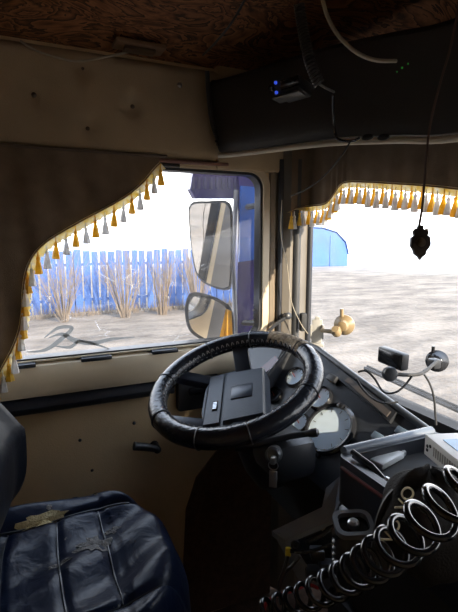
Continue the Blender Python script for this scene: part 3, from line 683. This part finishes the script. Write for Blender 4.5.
# long slot vent beside the top edge
sv = MB().prism([PD(*p) for p in ((335, 377), (342, 372), (398, 414), (391, 424))], DN * .012).obj('defroster_vent', black, dash, smooth=False)
MB().prism([PD(*p, .012) for p in ((345, 381), (349, 378), (391, 412), (387, 417))], DN * .004).obj('vent_insert', mat('vent_brown', (.07, .06, .055), .5), sv, smooth=False)
MB().box(PD(333, 379, .01), (.035, .022, .022), (DU, DVv, DN), .004).obj('switch_block', black, dash)
for a, b in ((402, 432), (378, 437), (352, 452)): MB().box(PD(a, b, .004), (.034, .02, .012), (DU, DVv, DN), .003).obj('rocker_switch', mat('switch_blue_grey', (.12, .17, .23), .3), dash)
MB().lathe(PD(403, 431), DN, [(.008, 0), (.008, .006), (0, .008)], 12).obj('dash_knob', black_gloss, dash)
def gauge(name, px, py, r, face, lab, needle=True, su=1):
    c = PD(px, py); t = MB().lathe(c, DN, [(r * 1.22, -.002), (r * 1.22, .008), (r * 1.12, .014), (r * 1.02, .012), (r, .004)], 32).obj(name, black_gloss, dash)
    t['label'] = lab
    MB().lathe(c, DN, [(r * 1.01, .001), (r * 1.01, .0055), (0, .0056)], 32).obj('gauge_face', face, t)
    for k in range(9):
        a = R(-130 + k * 32.5); d = DU * math.sin(a) + DVv * math.cos(a); MB().box(c + d * (r * .84) + DN * .006, (.0012, r * .16, .0008), (d.cross(DN), d, DN)).obj('tick', black, t)
    if needle:
        a = R(-70); d = DU * math.sin(a) + DVv * math.cos(a)
        MB().box(c + d * (r * .32) + DN * .0075, (.002, r * .75, .0012), (d.cross(DN), d, DN)).obj('needle', mat('needle_red', (.5, .1, .05), .4), t)
    return t
gauge('small_gauge', 296, 378, .031, gauge_face, 'pale small gauge nearest the window')
gauge('small_gauge', 321, 399, .033, gauge_face, 'pale small gauge beside the big dial')
gauge('small_gauge', 300, 424, .028, gauge_face, 'pale small gauge low behind the wheel')
gauge('dark_gauge', 275, 396, .024, black_gloss, 'unlit dark gauge')
tg = gauge('speed_dial', 330, 429, .066, gauge_face, 'large pale round speed dial', False)
MB().box(PD(341, 406, .012), (.022, .014, .014), (DU, DVv, DN), .004).obj('clasp', black_gloss, tg)
MB().box(PD(317, 455, .010), (.022, .012, .012), (DU, DVv, DN), .004).obj('latch', black_gloss, tg)
# left wing pod behind the wheel
wing = MB().prism([PD(*p, .0) for p in ((252, 392), (250, 362), (262, 346), (284, 346), (292, 352), (268, 398))], DN * .045).obj('switch_pod', black, dash, smooth=False)
MB().prism([PD(*p, .045) for p in ((256, 372), (276, 356), (280, 362), (260, 378))], DN * .003).obj('pod_window', mat('pod_screen', (.10, .03, .03), .15), wing, smooth=False)
MB().tube([PD(254, 393, .05), PD(272, 370, .05), PD(288, 350, .05)], .006, 8).obj('pod_edge', black, wing)
# lower dash
MB().quadbox([PD(245, 438), PD(342, 498), V((-.82, .74, .30)), V((-1.40, .74, .30))], [p + V((0, .16, 0)) for p in (PD(245, 438), PD(342, 498), V((-.82, .74, .30)), V((-1.40, .74, .30)))]).obj('knee_panel', black_matte, dash, smooth=False)

MB().box((.19, .975, .66), (.74, .25, .36), bev=.03).obj('unseen_passenger_dash', grey_plastic, dash)  # unseen end of the dash, added to keep a sun patch off the door

# steering column, wheel
WC = V((-1.127, .518, .793)); WN = V((.144, -.342, .929)).normalized(); U0 = V((.988, .003, -.152)); V0 = V((.049, .94, .338))
ca, sa = math.cos(R(-28)), math.sin(R(-28)); WU = (U0 * ca + V0 * sa).normalized(); WV = (V0 * ca - U0 * sa).normalized()
def W(u, v, h=0): return WC + WU * u + WV * v + WN * h
sw = thing('steering_wheel', W(0, 0, -.06), 'black leather wrapped steering wheel with worn rim', 'steering wheel')
RR, RT_ = .2235, .0265
MB().tube([W(RR * math.cos(2 * math.pi * k / 72), RR * math.sin(2 * math.pi * k / 72)) for k in range(72)], RT_, 16, True).obj('rim', rim_leather, sw)
for a in (12, 62, 118, 168, 205, 252, 300, 340):
    c = V((math.cos(R(a)), math.sin(R(a)))); p = W(RR * c.x, RR * c.y); rad = (WU * c.x + WV * c.y)
    MB().tube([p + rad * ((RT_ + .0008) * math.cos(2 * math.pi * k / 20)) + WN * ((RT_ + .0008) * math.sin(2 * math.pi * k / 20)) for k in range(20)], .0018, 5, True).obj('seam', black, sw)
st = MB()
for k in range(150):
    a = 2 * math.pi * k / 150; c = (math.cos(a), math.sin(a)); ro = RR - RT_ * .97; rad = WU * c[0] + WV * c[1]; tn = WN.cross(rad)
    p = WC + rad * ro + WN * .006; s = 1 if k % 2 else -1
    st.tube([p + WN * .009 - tn * .003 * s - rad * -.001, p - WN * .012 + tn * .003 * s - rad * -.0006], .0012, 4)
so_ = st.obj('lacing', mat('lacing_grey', (.24, .24, .25), .5), sw); so_['kind'] = 'stuff'
# worn flaky patch on the sunlit top of the rim
def worn(i, j):
    a = R(lerp(113, 150, i)); b = R(lerp(15, 150, j)); c = WU * math.cos(a) + WV * math.sin(a); r = RT_ + .0010
    e = .25 * math.sin(i * 40) * (1 if j > .5 else -1); b += e * (abs(j - .5) * 2) ** 2
    return WC + c * (RR + r * math.cos(b)) + WN * (r * math.sin(b))
MB().grid(worn, 30, 8).obj('worn_patch', mat('worn_leather', (.10, .07, .045), .8, scale=70, col2=(.42, .32, .2), bump=.8, bscale=120), sw)
HP = -.052
def up_(poly, h0, h1, name, m_, par, smooth=False): return MB().quadbox([W(u * 1.12, v * 1.1, h0) for u, v in poly], [W(u * 1.05, v * 1.03, h1) for u, v in poly]).obj(name, m_, par, smooth)
hub = up_([(-.115, -.085), (-.05, -.10), (.05, -.10), (.115, -.085), (.125, 0), (.105, .075), (-.105, .075), (-.125, 0)], HP - .045, HP + .006, 'hub', hub_plastic, sw)
up_([(-.105, -.035), (.105, -.035), (.10, .07), (-.10, .07)], HP + .006, HP + .014, 'horn_pad', hub_plastic, sw)
up_([(-.106, -.088), (.106, -.088), (.106, -.046), (-.106, -.046)], HP + .006, HP + .012, 'pad_strip', hub_plastic, sw)
MB().box(W(-.005, .012, HP + .0145), (.062, .062, .004), (WU, WV, WN), .0018).obj('emblem_plate', mat('emblem_plate', (.028, .036, .055), .3), sw)
bd = MB().box(W(.04, -.064, HP + .0125), (.040, .016, .003), (WU, WV, WN), .001).obj('badge', black_gloss, sw)
for k in range(5): MB().box(W(.028 + k * .006, -.064, HP + .0145), (.0028, .010, .0012), (WU, WV, WN)).obj('badge_bar', steel, bd)
def bar(a, b, wd, th, name):
    d = (b - a).normalized(); sd = d.cross(WN).normalized(); nn = sd.cross(d)
    return MB().box((a + b) / 2, ((b - a).length, wd, th), (d, sd, nn), .006).obj(name, hub_plastic, sw)
for s in (-1, 1):
    bar(W(.098 * s, -.075, HP - .012), W(.108 * s, -.195, -.012), .042, .026, 'spoke')
    bar(W(.10 * s, .012, HP - .016), W(.212 * s, .006, -.012), .05, .026, 'spoke')
# column
col = thing('steering_column', W(0, 0, -.34), 'dark steering column shroud under the wheel with stalk', 'steering column')
CA = (-WN + V((.10, .10, 0))).normalized()
MB().lathe(W(0, 0, -.085), CA, [(.052, 0), (.058, .02), (.066, .08), (.072, .2), (.06, .27)], 20).obj('shroud', grey_plastic, col)
lp = [D(238, 449, 1.22), D(262, 443, 1.20), D(290, 436, 1.19), D(312, 433, 1.18)]
sk = MB().tube([W(.02, .02, -.13)] + lp, lambda t: .010 - .002 * t, 10).obj('stalk', black, col)
MB().lathe(lp[-1], lp[-1] - lp[-2], [(.009, -.01), (.0115, 0), (.0115, .012), (.006, .018), (0, .018)], 12).obj('stalk_tip', black, sk)
ic = D(280, 449, 1.19)
MB().box(ic + V((-.05, .04, -.035)), (.16, .13, .11), bev=.03).obj('lower_shroud', black, col)
ig = MB().lathe(ic + V((.02, -.03, 0)), (.75, -.6, .25), [(.021, -.02), (.021, .010), (.015, .015), (.015, .008), (0, .008)], 20).obj('ignition_lock', mat('lock_ring', (.16, .17, .18), .3, .6), col)
kc = ic + V((.045, -.045, .0))
key = thing('ignition_key', kc - V((0, 0, .07)), 'ignition key in the lock with a small metal tag', 'key')
kx = V((.62, .78, 0)).normalized(); ky = kx.cross(V((0, 0, 1)))
MB().box(kc, (.012, .028, .020), (kx, V((.75, -.6, .25)).normalized(), V((0, 0, 1))), .003).obj('key_bow', steel, key)
MB().tube([kc + kx * (.012 * math.cos(k * .523)) + V((0, 0, .012 * math.sin(k * .523) - .014)) for k in range(12)], .0014, 5, True).obj('key_ring', steel, key)
MB().box(kc + V((0, 0, -.050)), (.020, .004, .044), (kx, ky, V((0, 0, 1))), .0018).obj('tag', mat('tag_grey', (.28, .29, .31), .3, .5), key)

# ================================================================== CENTRE CONSOLE
X0, X1, Y0, Y1, ZT = -.73, -.18, .57, .85, .75
cc_ = thing('centre_console', ((X0 + X1) / 2, (Y0 + Y1) / 2, -.4), 'black centre console with open tray beside the dashboard', 'console')
prf = rrect(X0, X1, Y0, Y1, .02, 3); pin = rrect(X0 + .018, X1 - .018, Y0 + .018, Y1 - .018, .012, 3)
MB().ring([V((a, b, ZT - .10)) for a, b in prf], [V((a, b, ZT - .10)) for a, b in pin], (0, 0, .10)).obj('tray_rim', mat('tray_plastic', (.02, .023, .03), .35), cc_)
MB().prism([V((a, b, -.40)) for a, b in prf], (0, 0, ZT + .28)).obj('body', black, cc_, smooth=False)
MB().prism([V((a, b, ZT - .032)) for a, b in pin], (0, 0, -.05)).obj('tray_mat', black_matte, cc_, smooth=False)
MB().tube([(X0 + .02, Y0 - .002, ZT - .02), (X1 - .02, Y0 - .002, ZT - .02)], .004, 8).obj('red_trim', red_trim, cc_)
MB().tube([(X0 - .002, Y0 + .02, ZT), (X0 - .002, Y1 - .01, ZT)], .012, 10).obj('rounded_edge', mat('tray_edge', (.11, .13, .16), .25), cc_)
MB().box((X0 + .1, Y0 - .012, .40), (.17, .02, .12), bev=.005).obj('fuse_cover', grey_plastic, cc_)
# white lighter-like gadget in the tray
gc = PL(387, 462, ZT - .031, 2); gxv = (PL(403, 453, ZT - .031, 2) - PL(374, 469, ZT - .031, 2)); gl_ = gxv.length; gxv.normalize(); gyv = V((-gxv.y, gxv.x, 0))
gt = thing('pale_gadget', gc, 'pale silver pocket gadget lying in the console tray', 'gadget')
MB().box(gc + V((0, 0, .008)), (gl_ * .78, .034, .015), (gxv, gyv, V((0, 0, 1))), .005).obj('case', mat('pale_case', (.62, .64, .64), .35), gt)
MB().box(gc + gxv * (gl_ * .44) + V((0, 0, .008)), (gl_ * .12, .028, .012), (gxv, gyv, V((0, 0, 1))), .004).obj('cap', steel, gt)
# handle lever in front of tray
gl2 = [D(352, 455, .945), D(372, 470, .90), D(386, 486, .87)]
lv = thing('tray_lever', gl2[2], 'black slanted lever with a shiny tip on the console tray edge', 'lever')
MB().tube([p + V((0, 0, .008)) for p in gl2], .0055, 8).obj('lever_arm', black, lv); MB().lathe(gl2[2] + V((0, 0, .012)), gl2[2] - gl2[1], [(.006, -.004), (.008, .002), (.005, .008), (0, .009)], 12).obj('lever_tip', steel, lv)

# white perforated carton/unit on the dash
b0 = PL(425, 434, ZT + .056, 2)
bu = (PL(470, 470, b0.z, 2) - PL(425, 434, b0.z, 2)).normalized(); bv = V((-bu.y, bu.x, 0))
if bv.y < 0: bv = -bv
BL, BW, BH = .26, .19, .042
bc = b0 + bu * (BL / 2) + bv * (BW / 2) + V((0, 0, -BH / 2))
bx_ = thing('white_box', bc - V((0, 0, BH / 2)), 'white slotted metal box with blue print on the console top', 'box')
MB().box(bc, (BL, BW, BH), (bu, bv, V((0, 0, 1))), .002).obj('case', mat('box_white', (.72, .70, .66), .45, var=.04), bx_)
MB().box(bc + V((0, 0, BH / 2 + .0006)) - bu * .05, (.10, .15, .001), (bu, bv, V((0, 0, 1)))).obj('blue_label', mat('label_blue', (.30, .48, .68), .4, scale=30), bx_)
for k in range(14): MB().box(b0 + bu * (.035 + k * .0075) + V((0, 0, -BH * .5)) - bv * .0004, (.0028, .001, .018), (bu, bv, V((0, 0, 1)))).obj('vent_slit', mat('slit', (.35, .33, .30), .6), bx_)
for a, z in ((.022, -.016), (.012, -.020), (.012, -.028), (.150, -.02), (.175, -.03)): MB().lathe(b0 + bu * a + V((0, 0, z)), -bv, [(.0035, 0), (.0035, .001), (0, .001)], 10).obj('screw_hole', black_matte, bx_)

# cap with lettering slumped over the console edge
cpc = D(430, 524, .685)
cap = thing('fabric_cap', cpc - V((0, 0, .09)), 'black fabric cap with pale VOLVO lettering slumped over console edge', 'cap')
def cappt(i, j):
    a = 2 * math.pi * i; ph = math.pi * (j * .98 + .01) - math.pi / 2
    d = RT * (math.cos(a) * math.cos(ph) * .075) + UP * (math.sin(ph) * .082) - FW * (math.sin(a) * math.cos(ph) * .06)
    wob = 1 + .05 * math.sin(3 * a + 4 * ph) + .03 * math.sin(7 * a)
    return cpc + d * wob
MB().grid(cappt, 40, 22).obj('crown', mat('cap_cloth', (.016, .014, .014), .85, bump=.3, bscale=300), cap)
bp_ = spline([D(378, 575, .70), D(379, 545, .69), D(384, 518, .685), D(394, 498, .685), D(412, 486, .69), D(438, 478, .70)], 6)
bb = MB(); n = len(bp_)
vs = []
for i, p in enumerate(bp_):
    t = (bp_[min(i + 1, n - 1)] - bp_[max(i - 1, 0)]).normalized(); nn = t.cross(FW).normalized(); vs += [p + nn * .012, p - nn * .012, p - nn * .012 - FW * .005, p + nn * .012 - FW * .005]
fs = []
for i in range(n - 1):
    for k in range(4): fs.append((4 * i + k, 4 * i + (k + 1) % 4, 4 * i + 4 + (k + 1) % 4, 4 * i + 4 + k))
fs += [(0, 1, 2, 3), (4 * n - 1, 4 * n - 2, 4 * n - 3, 4 * n - 4)]
bb.add(vs, fs).obj('band', mat('cap_band', (.03, .027, .027), .5), cap)
tx = (D(406, 500, .685) - D(392, 532, .685)).normalized(); tn = -FW; tn = (tn - tx * tn.dot(tx)).normalized(); ty = tn.cross(tx)
text_obj('lettering', 'VOLVO', .025, cap, D(399, 515, .63), (tx, ty, tn), lettering)
for k in range(9): MB().box(D(416 + k * 3.2, 484 - k * .6 + (k % 2) * 1.6, .675), (.006, .004, .003), (RT, UP, FW), .001).obj('gold_stitch', mat('gold_stitch', (.55, .40, .18), .5), cap)

# pleated gaiter of the gear lever
gcn = D(353, 540, .82); GU = V((.12, -.12, 1)).normalized()
ga = thing('pleated_gaiter', gcn - GU * .06, 'black pleated rubber gaiter with squared top beside the console', 'gaiter')
pr = []
for k in range(5): pr += [(.030, k * .014 - .05), (.037, k * .014 - .043)]
pr += [(.030, .024), (.028, .030)]
MB().lathe(gcn, GU, pr, 28, u=RT).obj('bellows', black_gloss, ga)
gu = (RT - GU * RT.dot(GU)).normalized(); gv = GU.cross(gu)
ro = rrect(-.034, .034, -.030, .030, .018, 5); ri = rrect(-.026, .026, -.022, .022, .013, 5)
MB().ring([gcn + GU * .030 + gu * a + gv * b for a, b in ro], [gcn + GU * .030 + gu * a + gv * b for a, b in ri], GU * .010).obj('top_frame', mat('gaiter_frame', (.16, .17, .18), .2), ga)
MB().lathe(gcn + GU * .032, GU, [(.010, -.004), (.010, .008), (.006, .012), (0, .012)], 14).obj('centre_bolt', steel, ga)

# lower bracket with loose wiring
bk = thing('wiring_bracket', D(300, 560, 1.0), 'open dark bracket of loose wiring below the dashboard', 'bracket')
def DP(l, d): return [D(x, y, q) for (x, y), q in zip(l, d)]
MB().prism(DP([(272, 531), (322, 507), (326, 488), (340, 476), (342, 492), (333, 520), (285, 540)], [1.02, 1.0, 1.02, 1.02, .99, .98, 1.0]), V((0, .0, -.012))).obj('bracket_top', mat('bracket_plastic', (.26, .31, .39), .38), bk, smooth=False)
MB().prism(DP([(272, 531), (280, 533), (312, 583), (302, 586)], [1.02, 1.01, 1.0, 1.01]), V((.01, .015, -.005))).obj('bracket_side', mat('bracket_plastic', (.26, .31, .39), .38), bk, smooth=False)
MB().prism(DP([(284, 540), (338, 515), (340, 575), (308, 584)], [1.05, 1.03, 1.03, 1.05]), V((-.01, .012, -.005))).obj('bracket_back', black, bk, smooth=False)
for x, y in ((317, 553), (326, 566), (312, 572)): MB().box(D(x, y, 1.0), (.030, .03, .022), (RT, FW, UP), .004).obj('connector', grey_plastic, bk)
MB().lathe(D(295, 544, 1.0), -FW, [(.010, 0), (.010, .006), (.006, .008), (.006, .004), (0, .004)], 14).obj('ring_terminal', grey_plastic, bk)
MB().box(D(288, 552, .99), (.012, .01, .020), (RT, FW, UP), .003).obj('yellow_connector', mat('yellow_plastic', (.70, .60, .04), .5), bk)
for pts, m_, r in (([(290, 551), (305, 552), (322, 548), (338, 540)], black_gloss, .004), ([(306, 542), (318, 536), (328, 529), (340, 520)], black_gloss, .006),
                   ([(288, 556), (284, 570), (279, 585), (281, 604)], black, .004), ([(300, 556), (292, 566), (284, 574), (279, 590)], black, .004), ([(322, 531), (330, 526), (337, 521)], white_cable, .003)):
    MB().tube(spline([D(x, y, .985) for x, y in pts], 5), r, 8).obj('loose_wire', m_, bk)
wire('red_wire', [D(263, 618, .99), D(266, 604, .99), D(276, 596, .985), D(292, 591, .96), D(308, 585, .96), D(318, 588, .97)], .0035, mat('red_wire', (.45, .02, .025), .4), 'red wire looping below the wiring bracket')

# big coiled cord in the foreground
path = [D(262, 612, .86), D(285, 604, .82), D(315, 593, .76), D(352, 574, .69), D(393, 548, .605), D(430, 518, .55), D(478, 478, .505)]
big = coil_pts(path, lambda t: .018 + .008 * min(1, t * 1.5), 15, 32)
sp_ = thing('spiral_cable', D(262, 612, .86) - V((0, 0, .03)), 'thick glossy black spiral cable sweeping across the lower right', 'cable')
MB().tube(big, .0046, 10).obj('spiral', chrome_black, sp_)
MB().tube([big[0], D(256, 622, .87), D(250, 645, .87)], .005, 8).obj('tail', chrome_black, sp_)

# ================================================================== DASH MOUNTS
mt = thing('navigation_mount', D(400, 375, 1.16), 'black navigation device on a suction arm behind the windscreen', 'device mount')
dcn = D(393, 358, 1.18); dxv = (D(408, 364, 1.13) - D(380, 353, 1.22)).normalized(); dzv = (V((0, 0, 1)) - dxv * dxv.z).normalized(); dyv = dzv.cross(dxv)
MB().box(dcn, (.088, .026, .044), (dxv, dyv, dzv), .006).obj('device_body', black, mt)
MB().box(dcn - dyv * .0135, (.078, .003, .034), (dxv, dyv, dzv), .001).obj('screen', black_gloss, mt)
hd = MB().lathe(D(390, 374, 1.12), -FW, [(.010, -.016), (.0175, -.008), (.019, 0), (.016, .008), (.008, .010), (0, .010)], 18).obj('camera_head', grey_plastic, mt)
sp = PL(437, 361, wy(-1.0) - .012, 1)
MB().tube(spline([D(392, 374, 1.14), D(412, 375, 1.17), D(424, 372, 1.22), lerp(sp, EYE, .06)], 5), .005, 8).obj('arm', black_matte, mt)
MB().lathe(sp, (sp - EYE) * -1, [(.034, .0), (.034, .006), (.024, .014), (.018, .03), (.010, .036), (0, .036)], 22).obj('suction_cup', black_gloss, mt)
MB().tube([sp + V((0, -.02, .03)), sp + V((0, -.02, .05))], .005, 8).obj('locking_lever', black_gloss, mt)
MB().box(lerp(sp, EYE, .05) + V((-.01, 0, -.01)), (.03, .03, .03), bev=.006).obj('ball_joint', black, mt)
for k, pts in enumerate(([(358, 372), (366, 371), (374, 378), (384, 392), (396, 392), (405, 385), (412, 376)], [(356, 378), (362, 388), (372, 398), (384, 403), (398, 402)], [(424, 374), (430, 384), (434, 398), (436, 425)])):
    wire('mount_cable', [D(x, y, 1.17 - .004 * i) for i, (x, y) in enumerate(pts)], .0028, black, ('black cable looping under the navigation device', 'thinner black cable below the first loop under the device', 'black cable hanging straight down to the white box')[k])

sm = thing('phone_holder', PL(318, 345, 1.02, 1), 'pale clear phone holder standing on the dash by the pillar', 'phone holder')
h0 = D(317, 331, 1.60); hx = V((.55, .8, 0)).normalized(); hz = (V((.15, .12, 1)) ).normalized(); hz = (hz - hx * hz.dot(hx)).normalized(); hyv = hz.cross(hx)
clear = mat('clear_grey_plastic', (.50, .49, .46), .25, transl=.35)
MB().box(h0, (.036, .010, .085), (hx, hyv, hz), .004).obj('back_plate', clear, sm)
for s in (-1, 1): MB().box(h0 + hx * (.02 * s) - hyv * .008, (.006, .022, .05), (hx, hyv, hz), .002).obj('side_clip', clear, sm)
MB().box(h0 + hz * .047, (.018, .009, .012), (hx, hyv, hz), .003).obj('top_clip', clear, sm)
MB().box(h0 - hz * .048, (.05, .03, .012), (hx, hyv, hz), .003).obj('foot', clear, sm)
tan_m = mat('tan_plastic', (.27, .20, .11), .35)
sc2 = D(344, 325, 1.55)
s2 = thing('suction_mount', sc2 - V((0, 0, .04)), 'tan suction cup mount catching sunlight on the windscreen', 'suction mount')
MB().lathe(sc2, (.55, -.75, .0), [(.035, -.006), (.035, 0), (.028, .006), (.020, .012), (.017, .028), (.009, .032), (0, .032)], 22).obj('suction_cup', tan_m, s2)
MB().tube(spline([sc2 + V((.008, -.02, 0)), D(336, 331, 1.53), D(328, 331, 1.55), D(322, 330, 1.58)], 5), .008, 8).obj('arm', tan_m, s2)
MB().tube([sc2 + V((.0, -.01, .03)), sc2 + V((.0, -.012, .056))], .006, 8).obj('locking_lever', tan_m, s2)
MB().lathe(D(336, 331, 1.53), (.4, -.6, .6), [(.016, -.014), (.018, 0), (.012, .014), (0, .015)], 14).obj('ball_joint', tan_m, s2)
# cluttered small things at the pillar foot
pf = thing('pillar_grab_lever', PL(268, 335, XL + .06), 'dark slanted lever at the foot of the pillar', 'lever')
MB().tube([PL(262, 338, XL + .06), PL(276, 324, XL + .07), PL(288, 316, XL + .075)], .007, 8).obj('lever_arm', black, pf)
MB().lathe(PL(288, 316, XL + .075), (1, 0, .2), [(.014, -.02), (.014, .006), (.008, .01), (0, .01)], 14).obj('pivot', black, pf)
b = PL(303, 322, XL + .085)
tag(MB().box(b, (.024, .028, .075), bev=.007).obj('pillar_clip', black_matte), 'small black clip box at the pillar foot beside the windscreen', 'clip')

# ================================================================== SEAT
SX, SY = -.985, .015
seat = thing('driver_seat', (SX, SY - .05, -.4), 'worn black leather driver seat with cracked cushion', 'seat')
def seat_top(i, j):
    # i across (door to centre), j rear to front ; dome with bolsters
    u = i * 2 - 1; v = j * 2 - 1
    ru = math.copysign(abs(u) ** 1.0, u); k = 1 - .10 * abs(v) ** 6
    kx = 1 - .16 * max(0, v) ** 3
    kk = .42 if v > 0 else .2
    x = SX + .290 * u * math.sqrt(1 - v * v * kk); yv = SY + .295 * v * math.sqrt(1 - u * u * kk)
    z = .495 + .017 * math.exp(-((abs(u) - .80) / .18) ** 2) * (1 - max(0, v) ** 2) - .02 * (1 - u * u) * (1 - v * v)
    z += .012 * math.sin(v * 9 + u * 2) * math.exp(-(u / .5) ** 4) * .5 + .006 * math.sin(u * 11 + v * 5)
    for s in (-.35, .05, .42): z -= .006 * math.exp(-((v - s - .08 * u * u) / .03) ** 2) * (1 if abs(u) < .62 else 0)
    z -= .012 * math.exp(-((abs(u) - .62) / .03) ** 2)
    ed = (abs(u) ** 5 + abs(v) ** 5) ** .2; z -= .10 * max(0, (ed - .80) / .20) ** 2.2
    if v > .5: z += .012 * math.exp(-((v - .72) / .2) ** 2)
    return V((x, yv, z))
mbs = MB().grid(seat_top, 80, 80)
# skirt
nn_ = 81; loop = [0 * nn_ + j for j in range(nn_)] + [i * nn_ + 80 for i in range(1, 81)] + [80 * nn_ + j for j in range(79, -1, -1)] + [i * nn_ for i in range(79, 0, -1)]
base = len(mbs.v); cen = V((SX, SY, 0))
for q in loop:
    p = mbs.v[q]; mbs.v.append(V((SX + (p.x - SX) * 1.01, SY + (p.y - SY) * 1.01, .33)))
m_ = len(loop)
for k in range(m_): mbs.f.append((loop[k], loop[(k + 1) % m_], base + (k + 1) % m_, base + k))
mbs.f.append(tuple(base + k for k in range(m_)))
cush = mbs.obj('cushion', seat_leather, seat)
def on_seat(u, v, h=.002): return seat_top((u + 1) / 2, (v + 1) / 2) + V((0, 0, h))
for s in (-.35, .05, .42): MB().tube([on_seat(-.6 + 1.2 * k / 16, s + .08 * (-.6 + 1.2 * k / 16) ** 2, .003) for k in range(17)], .0022, 5).obj('seam', black, cush)
for s in (-.62, .62): MB().tube([on_seat(s, -.95 + 1.7 * k / 24, .003) for k in range(25)], .0025, 5).obj('seam', black, cush)
def patch(cu, cv, ru, rv, seed):
    rnd = random.Random(seed); n = 22; ph = [rnd.uniform(.55, 1.15) for _ in range(n)]
    pts = [on_seat(cu, cv, .003)] + [on_seat(cu + ru * ph[k] * math.cos(2 * math.pi * k / n), cv + rv * ph[k] * math.sin(2 * math.pi * k / n), .0022) for k in range(n)]
    return MB().add(pts, [(0, 1 + k, 1 + (k + 1) % n) for k in range(n)])
foam = mat('torn_foam', (.42, .34, .17), .9, scale=60, col2=(.55, .47, .26), bump=.6, bscale=200)
bare = mat('bare_backing', (.22, .21, .20), .85, scale=50, col2=(.12, .115, .11), bump=.5, bscale=150)
def seat_uv(px, py):
    best = None
    for i in range(81):
        for j in range(81):
            p = mbs.v[i * 81 + j] - EYE; d = p.dot(FW); e = (CX + F * p.dot(RT) / d - px) ** 2 + (CY - F * p.dot(UP) / d - py) ** 2
            if best is None or e < best[0]: best = (e, i / 40 - 1, j / 40 - 1)
    return best[1:]
for k, (px, py, ru, rv, m2, nm) in enumerate(((46, 522, .06, .22, foam, 'torn_foam_patch'), (95, 545, .13, .16, bare, 'bare_patch'), (112, 533, .05, .07, bare, 'bare_patch'), (75, 498, .03, .04, bare, 'bare_patch'), (92, 489, .03, .05, bare, 'bare_patch'), (60, 566, .04, .10, bare, 'bare_patch'), (48, 508, .03, .03, bare, 'bare_patch'))):
    u, v = seat_uv(px, py); patch(u, v, ru, rv, k).obj(nm, m2, cush, smooth=False)
def backpt(i, j):
    a = 2 * math.pi * i; t = j; z = .52 + .58 * t; wd = .27 * (1 - .25 * max(0, t - .6)); dp = .10
    c, s = math.cos(a), math.sin(a); sq = lambda q: math.copysign(abs(q) ** .55, q)
    k = 1 if 0 < j < 1 else 0
    e = (1 - (2 * t - 1) ** 8) ** .5 if abs(2 * t - 1) < 1 else 0
    yv = -.135 - .38 * max(0, t - .33) + dp * sq(s) * e + (.035 * math.exp(-((abs(c) - .85) / .2) ** 2) if s > 0 else 0) * e
    xx = SX + wd * sq(c) * (.6 + .4 * e); return V((xx, yv - .2 * (xx + 1.2), z))
MB().grid(backpt, 48, 30).obj('backrest', back_leather, seat)
MB().lathe((SX, SY - .03, .0), (0, 0, 1), [(.26, -.40), (.26, -.1), (.20, 0), (.20, .04), (.13, .08), (.15, .14), (.13, .20), (.15, .26), (.2, .30), (.2, .315)], 24).obj('pedestal', black_matte, seat)
